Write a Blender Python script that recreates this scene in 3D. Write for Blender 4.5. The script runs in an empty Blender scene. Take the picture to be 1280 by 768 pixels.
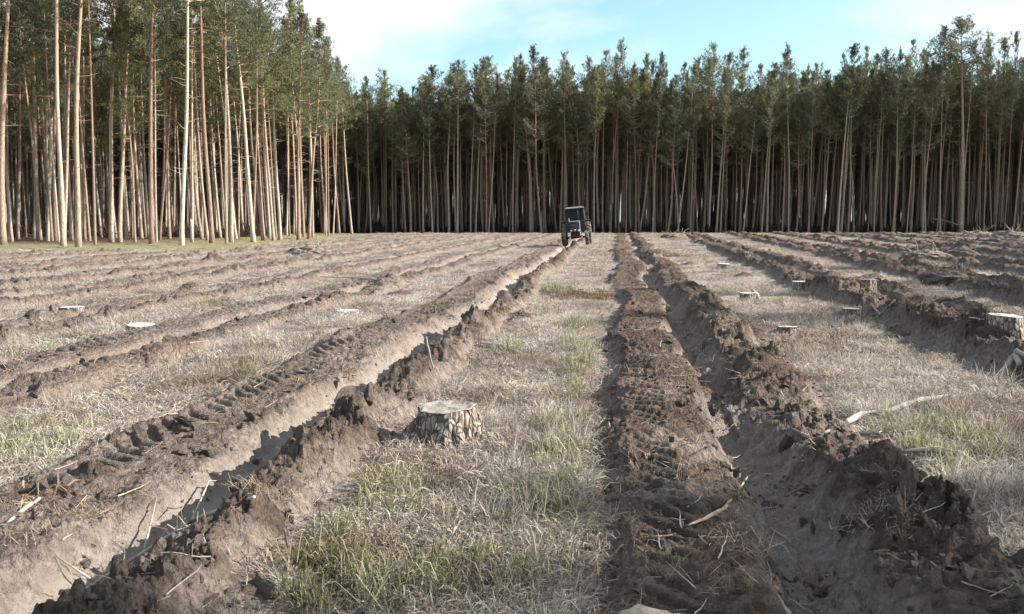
import bpy, bmesh, math, random
import numpy as np
from mathutils import Vector, Matrix, Euler

random.seed(7)
rng = np.random.default_rng(7)
R = math.radians

# ------------------------------------------------------------------ camera, sky, sun, exposure
scene = bpy.context.scene
CAM_H = 1.65
FPX = 1100.0            # focal length in pixels of the 1280 px wide photograph
HORIZON = 276.0
PITCH = math.atan((384 - HORIZON) / FPX)
SUN_EL = R(28.5)
SUN_AZ = R(91)          # clockwise from +Y : the sun stands to the right

cam_data = bpy.data.cameras.new('camera')
cam_data.sensor_width = 36
cam_data.lens = FPX / 1280 * 36
cam_data.clip_end = 6000
cam = bpy.data.objects.new('camera', cam_data)
scene.collection.objects.link(cam)
cam.location = (0, 0, CAM_H)
cam.rotation_euler = (math.pi / 2 - PITCH, 0, 0)
scene.camera = cam

world = bpy.data.worlds.new('World')
scene.world = world
world.use_nodes = True
wn, wl = world.node_tree.nodes, world.node_tree.links
wn.clear()
w_out = wn.new('ShaderNodeOutputWorld')
w_bg = wn.new('ShaderNodeBackground')
w_bg.inputs['Strength'].default_value = 0.055
sky = wn.new('ShaderNodeTexSky')
sky.sky_type = 'NISHITA'
sky.sun_disc = False
sky.sun_elevation = SUN_EL
sky.sun_rotation = SUN_AZ
sky.altitude = 100
sky.air_density = 1.0
sky.dust_density = 1.6
sky.ozone_density = 1.0
tc = wn.new('ShaderNodeTexCoord')
mp = wn.new('ShaderNodeMapping')
mp.inputs['Scale'].default_value = (1.0, 1.0, 3.2)
mp.inputs['Location'].default_value = (0.35, 0.2, 0.1)
cl = wn.new('ShaderNodeTexNoise')
cl.inputs['Scale'].default_value = 2.1
cl.inputs['Detail'].default_value = 6
cl.inputs['Roughness'].default_value = 0.5
cl.inputs['Distortion'].default_value = 0.25
cr = wn.new('ShaderNodeValToRGB')
cr.color_ramp.elements[0].position = 0.43
cr.color_ramp.elements[0].color = (0, 0, 0, 1)
cr.color_ramp.elements[1].position = 0.66
cr.color_ramp.elements[1].color = (1, 1, 1, 1)
mixc = wn.new('ShaderNodeMix')
mixc.data_type = 'RGBA'
mixc.inputs[7].default_value = (9.6, 9.7, 9.8, 1)      # thin bright cloud
tint = wn.new('ShaderNodeMix')
tint.data_type = 'RGBA'
tint.blend_type = 'MULTIPLY'
tint.inputs[0].default_value = 1
tint.inputs[7].default_value = (1.7, 2.0, 1.95, 1)
wl.new(tc.outputs['Generated'], mp.inputs['Vector'])
wl.new(mp.outputs[0], cl.inputs['Vector'])
wl.new(cl.outputs['Fac'], cr.inputs[0])
wl.new(sky.outputs[0], tint.inputs[6])
wl.new(tint.outputs[2], mixc.inputs[6])
wl.new(cr.outputs[0], mixc.inputs[0])
wl.new(mixc.outputs[2], w_bg.inputs['Color'])
wl.new(w_bg.outputs[0], w_out.inputs[0])

sun_data = bpy.data.lights.new('sun', 'SUN')
sun_data.energy = 5.0
sun_data.angle = R(0.53)
sun_data.color = (1.0, 0.945, 0.88)
sun = bpy.data.objects.new('sun', sun_data)
scene.collection.objects.link(sun)
sdir = Vector((math.sin(SUN_AZ) * math.cos(SUN_EL), math.cos(SUN_AZ) * math.cos(SUN_EL), math.sin(SUN_EL)))
sun.rotation_euler = sdir.to_track_quat('Z', 'Y').to_euler()
sun.location = sdir * 60

scene.view_settings.view_transform = 'Standard'
scene.view_settings.look = 'None'
scene.view_settings.gamma = 1
scene.view_settings.exposure = 1.36
scene.cycles.max_bounces = 5
scene.cycles.transparent_max_bounces = 8

# ------------------------------------------------------------------ helpers
def link(o, parent=None):
    scene.collection.objects.link(o)
    if parent is not None:
        o.parent = parent
    return o

def tag(o, label=None, category=None, group=None, kind=None):
    if label: o['label'] = label
    if category: o['category'] = category
    if group: o['group'] = group
    if kind: o['kind'] = kind
    return o

def empty(name, loc=(0, 0, 0), rot=(0, 0, 0)):
    o = bpy.data.objects.new(name, None)
    o.location = loc
    o.rotation_euler = rot
    o.empty_display_size = 0.2
    return link(o)

def mesh_np(name, verts, faces, mat=None, smooth=False, attrs=None):
    """verts (n,3) array, faces (m,k) array of equal-size polygons, or a list of such arrays."""
    me = bpy.data.meshes.new(name)
    verts = np.asarray(verts, np.float32)
    fl = faces if isinstance(faces, list) else [faces]
    fl = [np.asarray(f, np.int32) for f in fl if len(f)]
    idx = np.concatenate([f.ravel() for f in fl])
    tot = np.concatenate([np.full(len(f), f.shape[1] , np.int32) for f in fl])
    start = np.concatenate([[0], np.cumsum(tot)[:-1]]).astype(np.int32)
    me.vertices.add(len(verts)); me.vertices.foreach_set('co', verts.ravel())
    me.loops.add(len(idx)); me.loops.foreach_set('vertex_index', idx)
    me.polygons.add(len(tot)); me.polygons.foreach_set('loop_start', start); me.polygons.foreach_set('loop_total', tot)
    me.polygons.foreach_set('use_smooth', np.full(len(tot), smooth, bool))
    if attrs:
        for k, a in attrs.items():
            at_ = me.attributes.new(k, 'FLOAT', 'POINT')
            at_.data.foreach_set('value', np.asarray(a, np.float32))
    me.update(calc_edges=True)
    if mat: me.materials.append(mat)
    return me

def obj(name, me, parent=None, loc=None, rot=None):
    o = bpy.data.objects.new(name, me)
    if loc is not None: o.location = loc
    if rot is not None: o.rotation_euler = rot
    return link(o, parent)

class MB:
    """collects polygons"""
    def __init__(s): s.v = []; s.f = []
    def add(s, vs, fs):
        n = len(s.v); s.v.extend([tuple(p) for p in vs]); s.f.extend([tuple(i + n for i in f) for f in fs])
    def box(s, c, d, rot=None, taper=1.0):
        x, y, z = d[0] / 2, d[1] / 2, d[2] / 2
        vs = [Vector((a * x * (taper if e > 0 else 1), b * y * (taper if e > 0 else 1), e * z)) for e in (-1, 1) for a, b in ((-1, -1), (1, -1), (1, 1), (-1, 1))]
        if rot is not None:
            m = Euler(rot).to_matrix(); vs = [m @ p for p in vs]
        c = Vector(c); vs = [p + c for p in vs]
        s.add(vs, [(3, 2, 1, 0), (4, 5, 6, 7), (0, 1, 5, 4), (1, 2, 6, 5), (2, 3, 7, 6), (3, 0, 4, 7)])
    def tube(s, pts, rad, n=8, cap=True, jit=0.0):
        pts = [Vector(p) for p in pts]
        if not hasattr(rad, '__len__'): rad = [rad] * len(pts)
        base = len(s.v)
        ref = Vector((0.12, 0.9, 0.3)).normalized()
        for i, p in enumerate(pts):
            t = (pts[min(i + 1, len(pts) - 1)] - pts[max(i - 1, 0)])
            if t.length < 1e-9: t = Vector((0, 0, 1))
            t.normalize()
            a = t.cross(ref)
            if a.length < 1e-3: a = t.cross(Vector((1, 0, 0)))
            a.normalize(); b = t.cross(a)
            for k in range(n):
                th = 2 * math.pi * k / n
                r = rad[i] * (1 + (random.uniform(-jit, jit) if jit else 0))
                s.v.append(tuple(p + a * math.cos(th) * r + b * math.sin(th) * r))
        for i in range(len(pts) - 1):
            for k in range(n):
                q = base + i * n
                s.f.append((q + k, q + (k + 1) % n, q + n + (k + 1) % n, q + n + k))
        if cap:
            s.f.append(tuple(base + k for k in range(n))[::-1])
            q = base + (len(pts) - 1) * n
            s.f.append(tuple(q + k for k in range(n)))
    def lathe(s, prof, n=24, axis='X', c=(0, 0, 0)):
        base = len(s.v)
        for (a, r) in prof:
            for k in range(n):
                th = 2 * math.pi * k / n
                p = (a, r * math.cos(th), r * math.sin(th)) if axis == 'X' else ((r * math.cos(th), a, r * math.sin(th)) if axis == 'Y' else (r * math.cos(th), r * math.sin(th), a))
                s.v.append((p[0] + c[0], p[1] + c[1], p[2] + c[2]))
        for i in range(len(prof) - 1):
            for k in range(n):
                q = base + i * n
                s.f.append((q + k, q + (k + 1) % n, q + n + (k + 1) % n, q + n + k))
    def mesh(s, name, mat, smooth=False):
        me = bpy.data.meshes.new(name)
        me.from_pydata(s.v, [], s.f)
        me.materials.append(mat)
        bm = bmesh.new(); bm.from_mesh(me); bmesh.ops.recalc_face_normals(bm, faces=bm.faces); bm.to_mesh(me); bm.free()
        if smooth:
            me.polygons.foreach_set('use_smooth', np.full(len(me.polygons), True))
        return me

# ---- noise
def _hash(ix, iy, seed):
    h = (ix.astype(np.int64) * 374761393 + iy.astype(np.int64) * 668265263 + seed * 974634777) & 0xFFFFFFFF
    h = ((h ^ (h >> 13)) * 1274126177) & 0xFFFFFFFF
    return ((h ^ (h >> 16)) & 0xFFFF).astype(np.float32) / 65535.0 * 2 * np.pi

def perlin(x, y, seed=0):
    x = np.asarray(x, np.float64); y = np.asarray(y, np.float64)
    ix = np.floor(x); iy = np.floor(y)
    fx = (x - ix).astype(np.float32); fy = (y - iy).astype(np.float32)
    ux = fx * fx * fx * (fx * (fx * 6 - 15) + 10); uy = fy * fy * fy * (fy * (fy * 6 - 15) + 10)
    def g(dx, dy):
        a = _hash(ix + dx, iy + dy, seed)
        return np.cos(a) * (fx - dx) + np.sin(a) * (fy - dy)
    a = g(0, 0); b = g(1, 0); c = g(0, 1); d = g(1, 1)
    return ((a + (b - a) * ux) * (1 - uy) + (c + (d - c) * ux) * uy) * 1.5

def fbm(x, y, seed=0, oct=4, gain=0.5, billow=False):
    s = 0; a = 1; n = 0
    for o in range(oct):
        p = perlin(x * 2 ** o + 17.3 * o, y * 2 ** o - 9.1 * o, seed + o)
        s = s + a * ((1 - 2 * np.abs(p)) if billow else p); n += a; a *= gain
    return s / n

def cells(x, y, seed=0):
    """blocky cellular noise: a random height per cell, rounded towards the cell's border"""
    x = np.asarray(x, np.float64); y = np.asarray(y, np.float64)
    ix = np.floor(x); iy = np.floor(y)
    f1 = np.full(x.shape, 9.0, np.float32); f2 = np.full(x.shape, 9.0, np.float32); val = np.zeros(x.shape, np.float32)
    for dx in (-1, 0, 1):
        for dy in (-1, 0, 1):
            a = _hash(ix + dx, iy + dy, seed); b = _hash(ix + dx, iy + dy, seed + 77)
            px = dx + .5 + .42 * np.cos(a) - (x - ix); py = dy + .5 + .42 * np.cos(b) - (y - iy)
            d = (px * px + py * py).astype(np.float32)
            m = d < f1
            f2 = np.where(m, f1, np.minimum(f2, d)); val = np.where(m, (a * 7.3) % 1.0, val); f1 = np.where(m, d, f1)
    edge_ = np.clip((np.sqrt(f2) - np.sqrt(f1)) * 3.2, 0, 1)
    return val * edge_ ** .6 * np.clip(1.15 - f1, 0, 1)

def sst(a, b, x):
    t = np.clip((x - a) / (b - a), 0, 1)
    return t * t * (3 - 2 * t)

# ------------------------------------------------------------------ the terrain
# furrow: centre u, left berm (centre, half width, height), right berm, trough depth, tread strength left/right
FUR = [
    (-2.35, (-0.72, 0.52, 0.14), (0.42, 0.27, 0.17), 0.14, 1.0, 0.2),
    (0.96, (-0.54, 0.46, 0.14), (0.46, 0.38, 0.22), 0.17, 1.0, 0.6),
    (4.65, (-0.50, 0.38, 0.23), (0.50, 0.36, 0.23), 0.15, 0.3, 0.6),
    (-5.75, (-0.5, 0.45, 0.11), (0.50, 0.34, 0.12), 0.05, 1.0, 0.6),
]
for i in range(1, 11):
    FUR.append((4.65 + 3.0 * i, (-0.46, 0.36, 0.23), (0.48, 0.34, 0.23), 0.13, 0.3, 0.2))
for i in range(1, 14):
    FUR.append((-5.75 - 2.75 * i, (-0.45, 0.42, 0.11), (0.48, 0.34, 0.10), 0.03, 0.6 if i % 2 else .2, 0.2))
# big clods / slumps (pixel x, pixel y, radius m, height m)
LUMPS_PX = [(820, 462, .30, .16), (650, 392, .35, .22), (600, 425, .4, .14), (585, 410, .35, .14), (560, 452, .3, .12),
            (935, 470, .35, .16), (950, 500, .4, .12), (800, 545, .22, .10), (1120, 600, .38, .16), (1160, 660, .33, .17),
            (1235, 700, .3, .14), (450, 545, .26, .12), (385, 585, .26, .13), (270, 720, .3, .14), (330, 650, .22, .08),
            (500, 365, .5, .2), (480, 352, .5, .2), (290, 470, .3, .12), (120, 600, .2, .12), (1145, 320, .9, .35),
            (1100, 300, 1.4, .45), (1180, 350, .8, .3), (1240, 300, 1.5, .5), (930, 345, .5, .25), (860, 330, .6, .25),
            (1050, 385, .5, .2), (1230, 430, .5, .2), (270, 328, .7, .28), (240, 362, .5, .22), (60, 395, .5, .2),
            (655, 395, .3, .2), (1205, 340, .8, .3), (1090, 345, .6, .25), (985, 330, .8, .25), (845, 300, 1.2, .3)]
def px_flat(px, py, z=0.0):
    d = (CAM_H - z) * FPX / (py - HORIZON)
    # exact ray (pitched camera)
    cy, cx = 384 - py, px - 640
    v = Vector((cx, FPX * math.cos(PITCH) + cy * math.sin(PITCH), cy * math.cos(PITCH) - FPX * math.sin(PITCH)))
    t = (z - CAM_H) / v.z
    return v.x * t, v.y * t
LUMPS = [(*px_flat(a, b, 0.1), r * .8, h * .6) for a, b, r, h in LUMPS_PX]

def wood(X, Y):
    """> 0 inside the left wood's mossy margin"""
    return np.minimum((-16.5 - X) * 1.6, Y - 47) + 3.0 * fbm(X * .12, Y * .12, 9, 2)

def terrain(X, Y):
    X = np.asarray(X, np.float64); Y = np.asarray(Y, np.float64)
    Yc = np.clip(Y, -3, 125)
    s = X - 0.114 * Y
    kk = np.where(s > 0, 0.0088, 0.003)
    sc = 1 + kk * Yc
    u = s / sc
    wob = 0.28 * fbm(X * 0.10, Y * 0.14, 3, 2) * sst(3, 16, Y) + 0.15 * fbm(X * 0.7, Y * 0.7, 5, 3)
    u = u + wob
    wd = wood(X, Y)
    field = (1 - sst(-3.5, .5, wd)) * (1 - sst(108, 113, Y + 2 * fbm(X * .1, Y * .1, 8, 2))) * sst(-8, -4, Y)
    rough = fbm(X * 1.7, Y * 1.7, 11, 3, 0.55, True)
    fine = fbm(X * 7, Y * 7, 21, 3, 0.6, True)
    micro = fbm(X * 26, Y * 26, 31, 2, 0.6)
    big = fbm(X * 0.22, Y * 0.22, 41, 3)
    z = 0.06 * big + 0.03 * fbm(X * 1.1, Y * 1.1, 51, 3)
    bare = np.zeros_like(X); sand = np.zeros_like(X); dark = np.zeros_like(X)
    for i, (c, L, Rr, dep, tl, tr) in enumerate(FUR):
        d = (u - c) * (1 + 0.35 * (sc - 1))
        near = np.abs(d) < 2.2
        if not near.any(): continue
        dd = d[near]; x = X[near]; y = Y[near]
        h = np.zeros_like(dd)
        al = np.clip(0.85 + 1.35 * fbm(x * 0.25, y * 0.5, 60 + i, 3), .12, 1.5)
        al2 = np.clip(0.9 + 1.35 * fbm(x * 0.25, y * 0.5, 90 + i, 3), .12, 1.5)
        ej = 0.16 * rough[near] + 0.05 * fine[near] + .12 * fbm(x * .8, y * .8, 75 + i, 2)
        bl = sst(L[1] + .09, L[1] - .09, np.abs(dd - L[0]) + ej)
        br = sst(Rr[1] + .09, Rr[1] - .09, np.abs(dd - Rr[0]) + ej)
        tr_w = (0.155 if i != 1 else .13) + 0.08 * fbm(x * .5, y * .8, 120 + i, 2)
        t = sst(tr_w + .16, tr_w - .08, np.abs(dd + 0.05 * rough[near] + .12 * fbm(x * .6, y * .5, 135 + i, 2))) * (sst(-.5, .0, fbm(x * .6, y * .6, 145 + i, 3)) if i != 0 else 1.0)
        flat_l = 0.3 if tl > 0.5 else 1.0
        fade = field[near]
        h += bl * L[2] * al * (0.85 + 0.35 * rough[near] * flat_l)
        h += br * Rr[2] * al2 * (0.8 + 0.5 * rough[near])
        h -= t * dep * (0.85 + .15 * al)
        b_any = np.clip(bl + br, 0, 1)
        band_ = .45 * sst(L[0] - L[1], L[0] - L[1] + .1, dd) * sst(Rr[0] + Rr[1], Rr[0] + Rr[1] - .1, dd)
        tread = []
        # tyre tread printed into the berm
        for (cc, hw, st, sg) in ((L[0], L[1], tl, 1), (Rr[0], Rr[1], tr, -1)):
            if st <= 0.1: continue
            lane = sst(.34, .22, np.abs(dd - cc))
            ph = (y - 0.9 * np.abs(dd - cc) * 1.0) / 0.19 + 0.7 * fbm(x * 1.1, y * 1.1, 140, 3)
            tri = np.abs((ph % 1.0) - 0.5) * 2
            patch = sst(-0.15, 0.15, fbm(x * .45, y * .3, 150 + i, 2) + (st - 0.45) * .8)
            tread.append((lane * patch * min(1, st * 1.2), (sst(0.3, 0.62, tri) - 0.6) * (.050 + .03 * fbm(x * 2, y * 2, 160, 2)), cc < 0))
        h += (0.055 * rough[near] + 0.055 * fine[near] + 0.020 * micro[near]) * np.where((tl > .5) & (dd < 0), 0.5, 1.0) * np.maximum(b_any, np.clip(band_ * 2, 0, 1)) * (1 - (.5 if i == 1 else 1.0) * t)
        h += 0.006 * fine[near] * t
        crumb = 0.030 * cells(x * 24, y * 22, 197) + 0.035 * np.clip(fbm(x * 11 + .6 * fine[near], y * 11, 198, 2, .6, True), -.2, 1)
        h += crumb * 1.25 * np.maximum(b_any, np.clip(band_ * 2.2, 0, 1)) * (1 - (.4 if i == 1 else .9) * t) * (.5 if tl > .5 else 1.0)
        mess = np.maximum(b_any, band_ * (1.6 if i == 1 else 1.2)) * (1 - t * (.55 if i == 1 else .95)) * (0.35 + 0.65 * sst(-.25, .25, fbm(x * .7, y * .7, 170 + i, 2)))
        wx = x + .12 * fine[near]; wy = y + .12 * rough[near]
        ch = 0.11 * cells(wx * 2.6, wy * 2.2, 180) ** 1.3 + 0.085 * cells(wx * 6.5 + 3, wy * 6, 190) + 0.03 * cells(wx * 15, wy * 14, 195)
        h += mess * (ch - .05) * np.where((tl > .5) & (dd < 0), 0.28, 1.0)
        for (w_, rib, isl) in tread:
            lvl = (L[2] * np.clip(al, .5, 1.2) if isl else Rr[2] * np.clip(al2, .5, 1.2)) * .95 + .02 * rough[near] + .006 * fine[near] + .006 * micro[near]
            h = h + (lvl + rib - h) * w_ * .9
        z[near] += h * fade * .88
        band = sst(L[0] - L[1] - .16, L[0] - L[1] + .02, dd + ej) * sst(Rr[0] + Rr[1] + .16, Rr[0] + Rr[1] - .02, dd - ej)
        bb = np.clip(np.maximum(band, bl + br + t), 0, 1) * fade
        bare[near] = np.maximum(bare[near], bb)
        sand[near] = np.maximum(sand[near], t * fade * (1.0 if i == 0 else .35))
        dark[near] = np.maximum(dark[near], np.maximum(br, bl * (.65 if c < 0 else 1.0)) * fade * (0.55 + 0.45 * al2) * (.7 if c < -3 else (1.0 if c < 0 else 1.25)))
    for (lx, ly, r, hh) in LUMPS:
        m = (np.abs(X - lx) < 2.5 * r) & (np.abs(Y - ly) < 2.5 * r)
        if m.any():
            q = np.exp(-(((X[m] - lx) ** 2 + (Y[m] - ly) ** 2) / r ** 2) * (1.1 + .5 * rough[m]))
            z[m] += hh * q * (0.8 + 0.6 * rough[m] + 0.25 * fine[m])
            bare[m] = np.maximum(bare[m], sst(.2, .6, q)); sand[m] *= 1 - sst(.1, .4, q); dark[m] = np.maximum(dark[m], sst(.2, .7, q))
    # rough grass strips
    z += (1 - bare) * (0.012 * fine + 0.02 * fbm(X * 3, Y * 3, 71, 2))
    moss = sst(-2.5, 1.5, wd)
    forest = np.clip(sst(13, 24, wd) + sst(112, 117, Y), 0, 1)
    z += forest * 0.25 * fbm(X * .15, Y * .15, 81, 2)
    z += sst(125, 300, np.hypot(X, Y)) * (-1.0)
    return z, bare, sand, dark, moss, forest

def gz(x, y):
    return float(terrain(np.array([x]), np.array([y]))[0][0])

def at(px, py, lift=0.0):
    """point of the ground seen at photo pixel (px, py)"""
    z = 0.0
    for _ in range(5):
        x, y = px_flat(px, py, z)
        z = 0.5 * z + 0.5 * gz(x, y)
    x, y = px_flat(px, py, z)
    return Vector((x, y, gz(x, y) + lift))

# ------------------------------------------------------------------ materials
def mat(name, base, rough=0.9, **kw):
    m = bpy.data.materials.new(name); m.use_nodes = True
    b = m.node_tree.nodes['Principled BSDF']
    b.inputs['Base Color'].default_value = (*base, 1)
    b.inputs['Roughness'].default_value = rough
    b.inputs['Specular IOR Level'].default_value = kw.get('spec', 0.25)
    if 'metal' in kw: b.inputs['Metallic'].default_value = kw['metal']
    return m

class NT:
    def __init__(s, m): s.t = m.node_tree; s.n = s.t.nodes; s.l = s.t.links; s.b = s.n['Principled BSDF']
    def new(s, t, **kw):
        n = s.n.new(t)
        for k, v in kw.items(): setattr(n, k, v)
        return n
    def noise(s, scale, detail=4, rough=.6, vec=None, dist=0):
        n = s.new('ShaderNodeTexNoise'); n.inputs['Scale'].default_value = scale; n.inputs['Detail'].default_value = detail
        n.inputs['Roughness'].default_value = rough; n.inputs['Distortion'].default_value = dist
        if vec is not None: s.l.new(vec, n.inputs['Vector'])
        return n.outputs['Fac']
    def ramp(s, fac, stops):
        n = s.new('ShaderNodeValToRGB'); e = n.color_ramp.elements
        while len(e) < len(stops): e.new(0.5)
        for k, (p, c) in enumerate(stops):
            e[k].position = p; e[k].color = (*c, 1) if hasattr(c, '__len__') else (c, c, c, 1)
        s.l.new(fac, n.inputs[0]); return n.outputs[0]
    def mix(s, fac, a, b, mode='MIX'):
        n = s.new('ShaderNodeMix', data_type='RGBA', blend_type=mode)
        for sock, v in ((n.inputs[0], fac), (n.inputs[6], a), (n.inputs[7], b)):
            if hasattr(v, 'is_output') or isinstance(v, bpy.types.NodeSocket): s.l.new(v, sock)
            elif hasattr(v, '__len__'): sock.default_value = (*v, 1) if len(v) == 3 else v
            else: sock.default_value = v
        return n.outputs[2]
    def attr(s, name):
        n = s.new('ShaderNodeAttribute'); n.attribute_name = name; return n.outputs['Fac']
    def math(s, op, a, b=None, clamp=False):
        n = s.new('ShaderNodeMath', operation=op); n.use_clamp = clamp
        for sock, v in ((n.inputs[0], a), (n.inputs[1], b)):
            if v is None: continue
            if isinstance(v, bpy.types.NodeSocket): s.l.new(v, sock)
            else: sock.default_value = v
        return n.outputs[0]
    def bump(s, h, strength=.5, dist=.02):
        n = s.new('ShaderNodeBump'); n.inputs['Strength'].default_value = strength; n.inputs['Distance'].default_value = dist
        s.l.new(h, n.inputs['Height']); s.l.new(n.outputs[0], s.b.inputs['Normal'])
    def color(s, c): s.l.new(c, s.b.inputs['Base Color'])
    def pos(s):
        return s.new('ShaderNodeTexCoord').outputs['Object']
    def mapped(s, vec, scale):
        n = s.new('ShaderNodeMapping'); n.inputs['Scale'].default_value = scale; s.l.new(vec, n.inputs['Vector']); return n.outputs[0]

def ground_mat():
    m = mat('ground_soil', (.2, .16, .12), .95, spec=.12); t = NT(m); p = t.pos()
    n1 = t.noise(1.3, 6, .65, p); n2 = t.noise(14, 6, .7, p); n3 = t.noise(70, 5, .7, p); n4 = t.noise(0.35, 3, .5, p)
    soil = t.ramp(n2, [(.28, (.10, .08, .066)), (.48, (.235, .19, .16)), (.72, (.39, .33, .285))])
    humus_shade = t.ramp(n2, [(.3, (.045, .033, .026)), (.7, (.16, .118, .09))])  # dark humus on the berms, with shadowed spots painted into the colour
    dm = t.math('MULTIPLY', t.attr('dark'), t.ramp(n1, [(.32, 0.1), (.50, 1.0)]), True)
    soil = t.mix(dm, soil, humus_shade)
    redm = t.ramp(n4, [(.52, 0.0), (.66, .5)])
    soil = t.mix(redm, soil, (.23, .155, .115))
    sandc = t.ramp(n3, [(.3, (.30, .25, .21)), (.7, (.41, .355, .30))])
    sm = t.math('MULTIPLY', t.attr('sand'), t.ramp(n1, [(.40, .35), (.55, 1.0)]), True)
    soil = t.mix(sm, soil, sandc)
    straw = t.ramp(n3, [(.25, (.14, .115, .095)), (.5, (.32, .275, .235)), (.72, (.50, .45, .39))])
    straw = t.mix(t.ramp(n1, [(.5, 0.0), (.7, .45)]), straw, (.22, .17, .125))
    c = t.mix(t.attr('bare'), straw, soil)
    mossc = t.ramp(n2, [(.3, (.15, .125, .06)), (.5, (.22, .21, .09)), (.7, (.36, .28, .17))])
    mm = t.math('MULTIPLY', t.attr('moss'), t.ramp(n1, [(.35, .45), (.55, 1.0)]), True)
    c = t.mix(mm, c, mossc)
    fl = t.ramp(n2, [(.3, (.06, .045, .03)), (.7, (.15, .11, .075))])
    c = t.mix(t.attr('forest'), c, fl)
    t.color(c)
    v1 = t.new('ShaderNodeTexVoronoi'); v1.inputs['Scale'].default_value = 22; t.l.new(p, v1.inputs['Vector'])
    v2 = t.new('ShaderNodeTexVoronoi'); v2.inputs['Scale'].default_value = 60; t.l.new(p, v2.inputs['Vector'])
    h = t.math('ADD', t.math('MULTIPLY', n2, .9), t.math('MULTIPLY', n3, .45))
    vv = t.math('MULTIPLY', t.math('ADD', t.math('MULTIPLY', v1.outputs['Distance'], -.7), t.math('MULTIPLY', v2.outputs['Distance'], -.3)), t.math('SUBTRACT', 1.0, t.attr('sand')))
    t.bump(t.math('ADD', h, vv), 1.0, .06)
    return m
M = {}
M['ground'] = ground_mat()

def bark_mat(name, low, high, z0, z1, stretch=(6, 6, 1.2)):
    m = mat(name, low, .9, spec=.15); t = NT(m); p = t.pos()
    sx = t.new('ShaderNodeSeparateXYZ'); t.l.new(p, sx.inputs[0])
    mr = t.new('ShaderNodeMapRange'); mr.inputs['From Min'].default_value = z0; mr.inputs['From Max'].default_value = z1
    t.l.new(sx.outputs['Z'], mr.inputs['Value'])
    n = t.noise(3.0, 5, .7, t.mapped(p, stretch)); n2 = t.noise(1.0, 3, .6, t.mapped(p, (3, 3, .8)))
    lowc = t.ramp(n, [(.32, tuple(a * .45 for a in low)), (.5, low), (.72, tuple(min(1, a * 1.45) for a in low))])
    highc = t.ramp(n, [(.3, tuple(a * .65 for a in high)), (.6, high)])
    f = t.math('ADD', mr.outputs[0], t.math('MULTIPLY', t.math('SUBTRACT', n2, .5), .6), True)
    c = t.mix(f, lowc, highc)
    oi = t.new('ShaderNodeObjectInfo')
    c = t.mix(1.0, c, t.ramp(oi.outputs['Random'], [(0, (.42, .33, .29)), (.5, (.62, .55, .49)), (.8, (.80, .76, .72)), (1, (.92, .90, .87))]), 'MULTIPLY')
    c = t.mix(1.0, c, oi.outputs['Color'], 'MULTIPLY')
    t.color(c); t.bump(n, .8, .03)
    return m
M['bark'] = bark_mat('pine_bark', (.37, .325, .285), (.44, .34, .26), 4, 13)
M['dead_wood'] = bark_mat('dead_branch_wood', (.34, .30, .26), (.40, .31, .23), 5, 14, (9, 9, 9))

def needle_mat(name, stops, spread=.35):
    m = mat(name, (.06, .09, .04), .65, spec=.2); t = NT(m)
    g = t.new('ShaderNodeNewGeometry'); oi = t.new('ShaderNodeObjectInfo')
    n = t.noise(0.9, 3, .6, t.pos())
    f = t.math('ADD', t.math('MULTIPLY', g.outputs['Random Per Island'], .5), t.math('MULTIPLY', n, .5))
    c = t.ramp(f, stops)
    c = t.mix(1.0, c, t.ramp(oi.outputs['Random'], [(0, (1 - spread,) * 3), (.5, (1, 1, 1)), (1, (1 + spread, 1 + spread * .9, 1))]), 'MULTIPLY')
    g2 = t.noise(.55, 4, .65, g.outputs['Position'])
    c = t.mix(1.0, c, t.ramp(g2, [(.35, (.56, .50, .44)), (.60, (1.12, 1.12, 1.12))]), 'MULTIPLY')
    t.color(c)
    # leaves let a little light through
    tr = t.new('ShaderNodeBsdfTranslucent'); t.l.new(c, tr.inputs[0])
    mx = t.new('ShaderNodeMixShader'); mx.inputs[0].default_value = .35
    t.l.new(t.b.outputs[0], mx.inputs[1]); t.l.new(tr.outputs[0], mx.inputs[2])
    t.l.new(mx.outputs[0], t.n['Material Output'].inputs['Surface'])
    return m
M['needles'] = needle_mat('pine_needles', [(.25, (.062, .076, .050)), (.5, (.155, .17, .10)), (.75, (.30, .30, .175))])
M['straw'] = needle_mat('dry_grass', [(.2, (.17, .142, .12)), (.45, (.37, .325, .285)), (.7, (.60, .55, .50))], .15)
M['green'] = needle_mat('green_grass', [(.25, (.14, .145, .085)), (.5, (.27, .275, .17)), (.75, (.52, .48, .36))], .2)
M['russet'] = needle_mat('russet_leaves', [(.25, (.10, .07, .05)), (.5, (.20, .135, .095)), (.75, (.32, .25, .18))], .2)

def soil_mat():
    m = mat('clod_soil', (.15, .11, .08), .95, spec=.1); t = NT(m); p = t.pos(); oi = t.new('ShaderNodeObjectInfo')
    n = t.noise(5, 6, .7, p)
    c = t.ramp(n, [(.25, (.14, .11, .088)), (.45, (.25, .205, .17)), (.7, (.38, .32, .275))])
    c = t.mix(1.0, c, t.ramp(oi.outputs['Random'], [(0, (.75, .7, .65)), (.2, (1, 1, 1)), (1, (1.15, 1.13, 1.12))]), 'MULTIPLY')
    t.color(c); t.bump(n, 1, .5); return m
M['clod'] = soil_mat()

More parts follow.
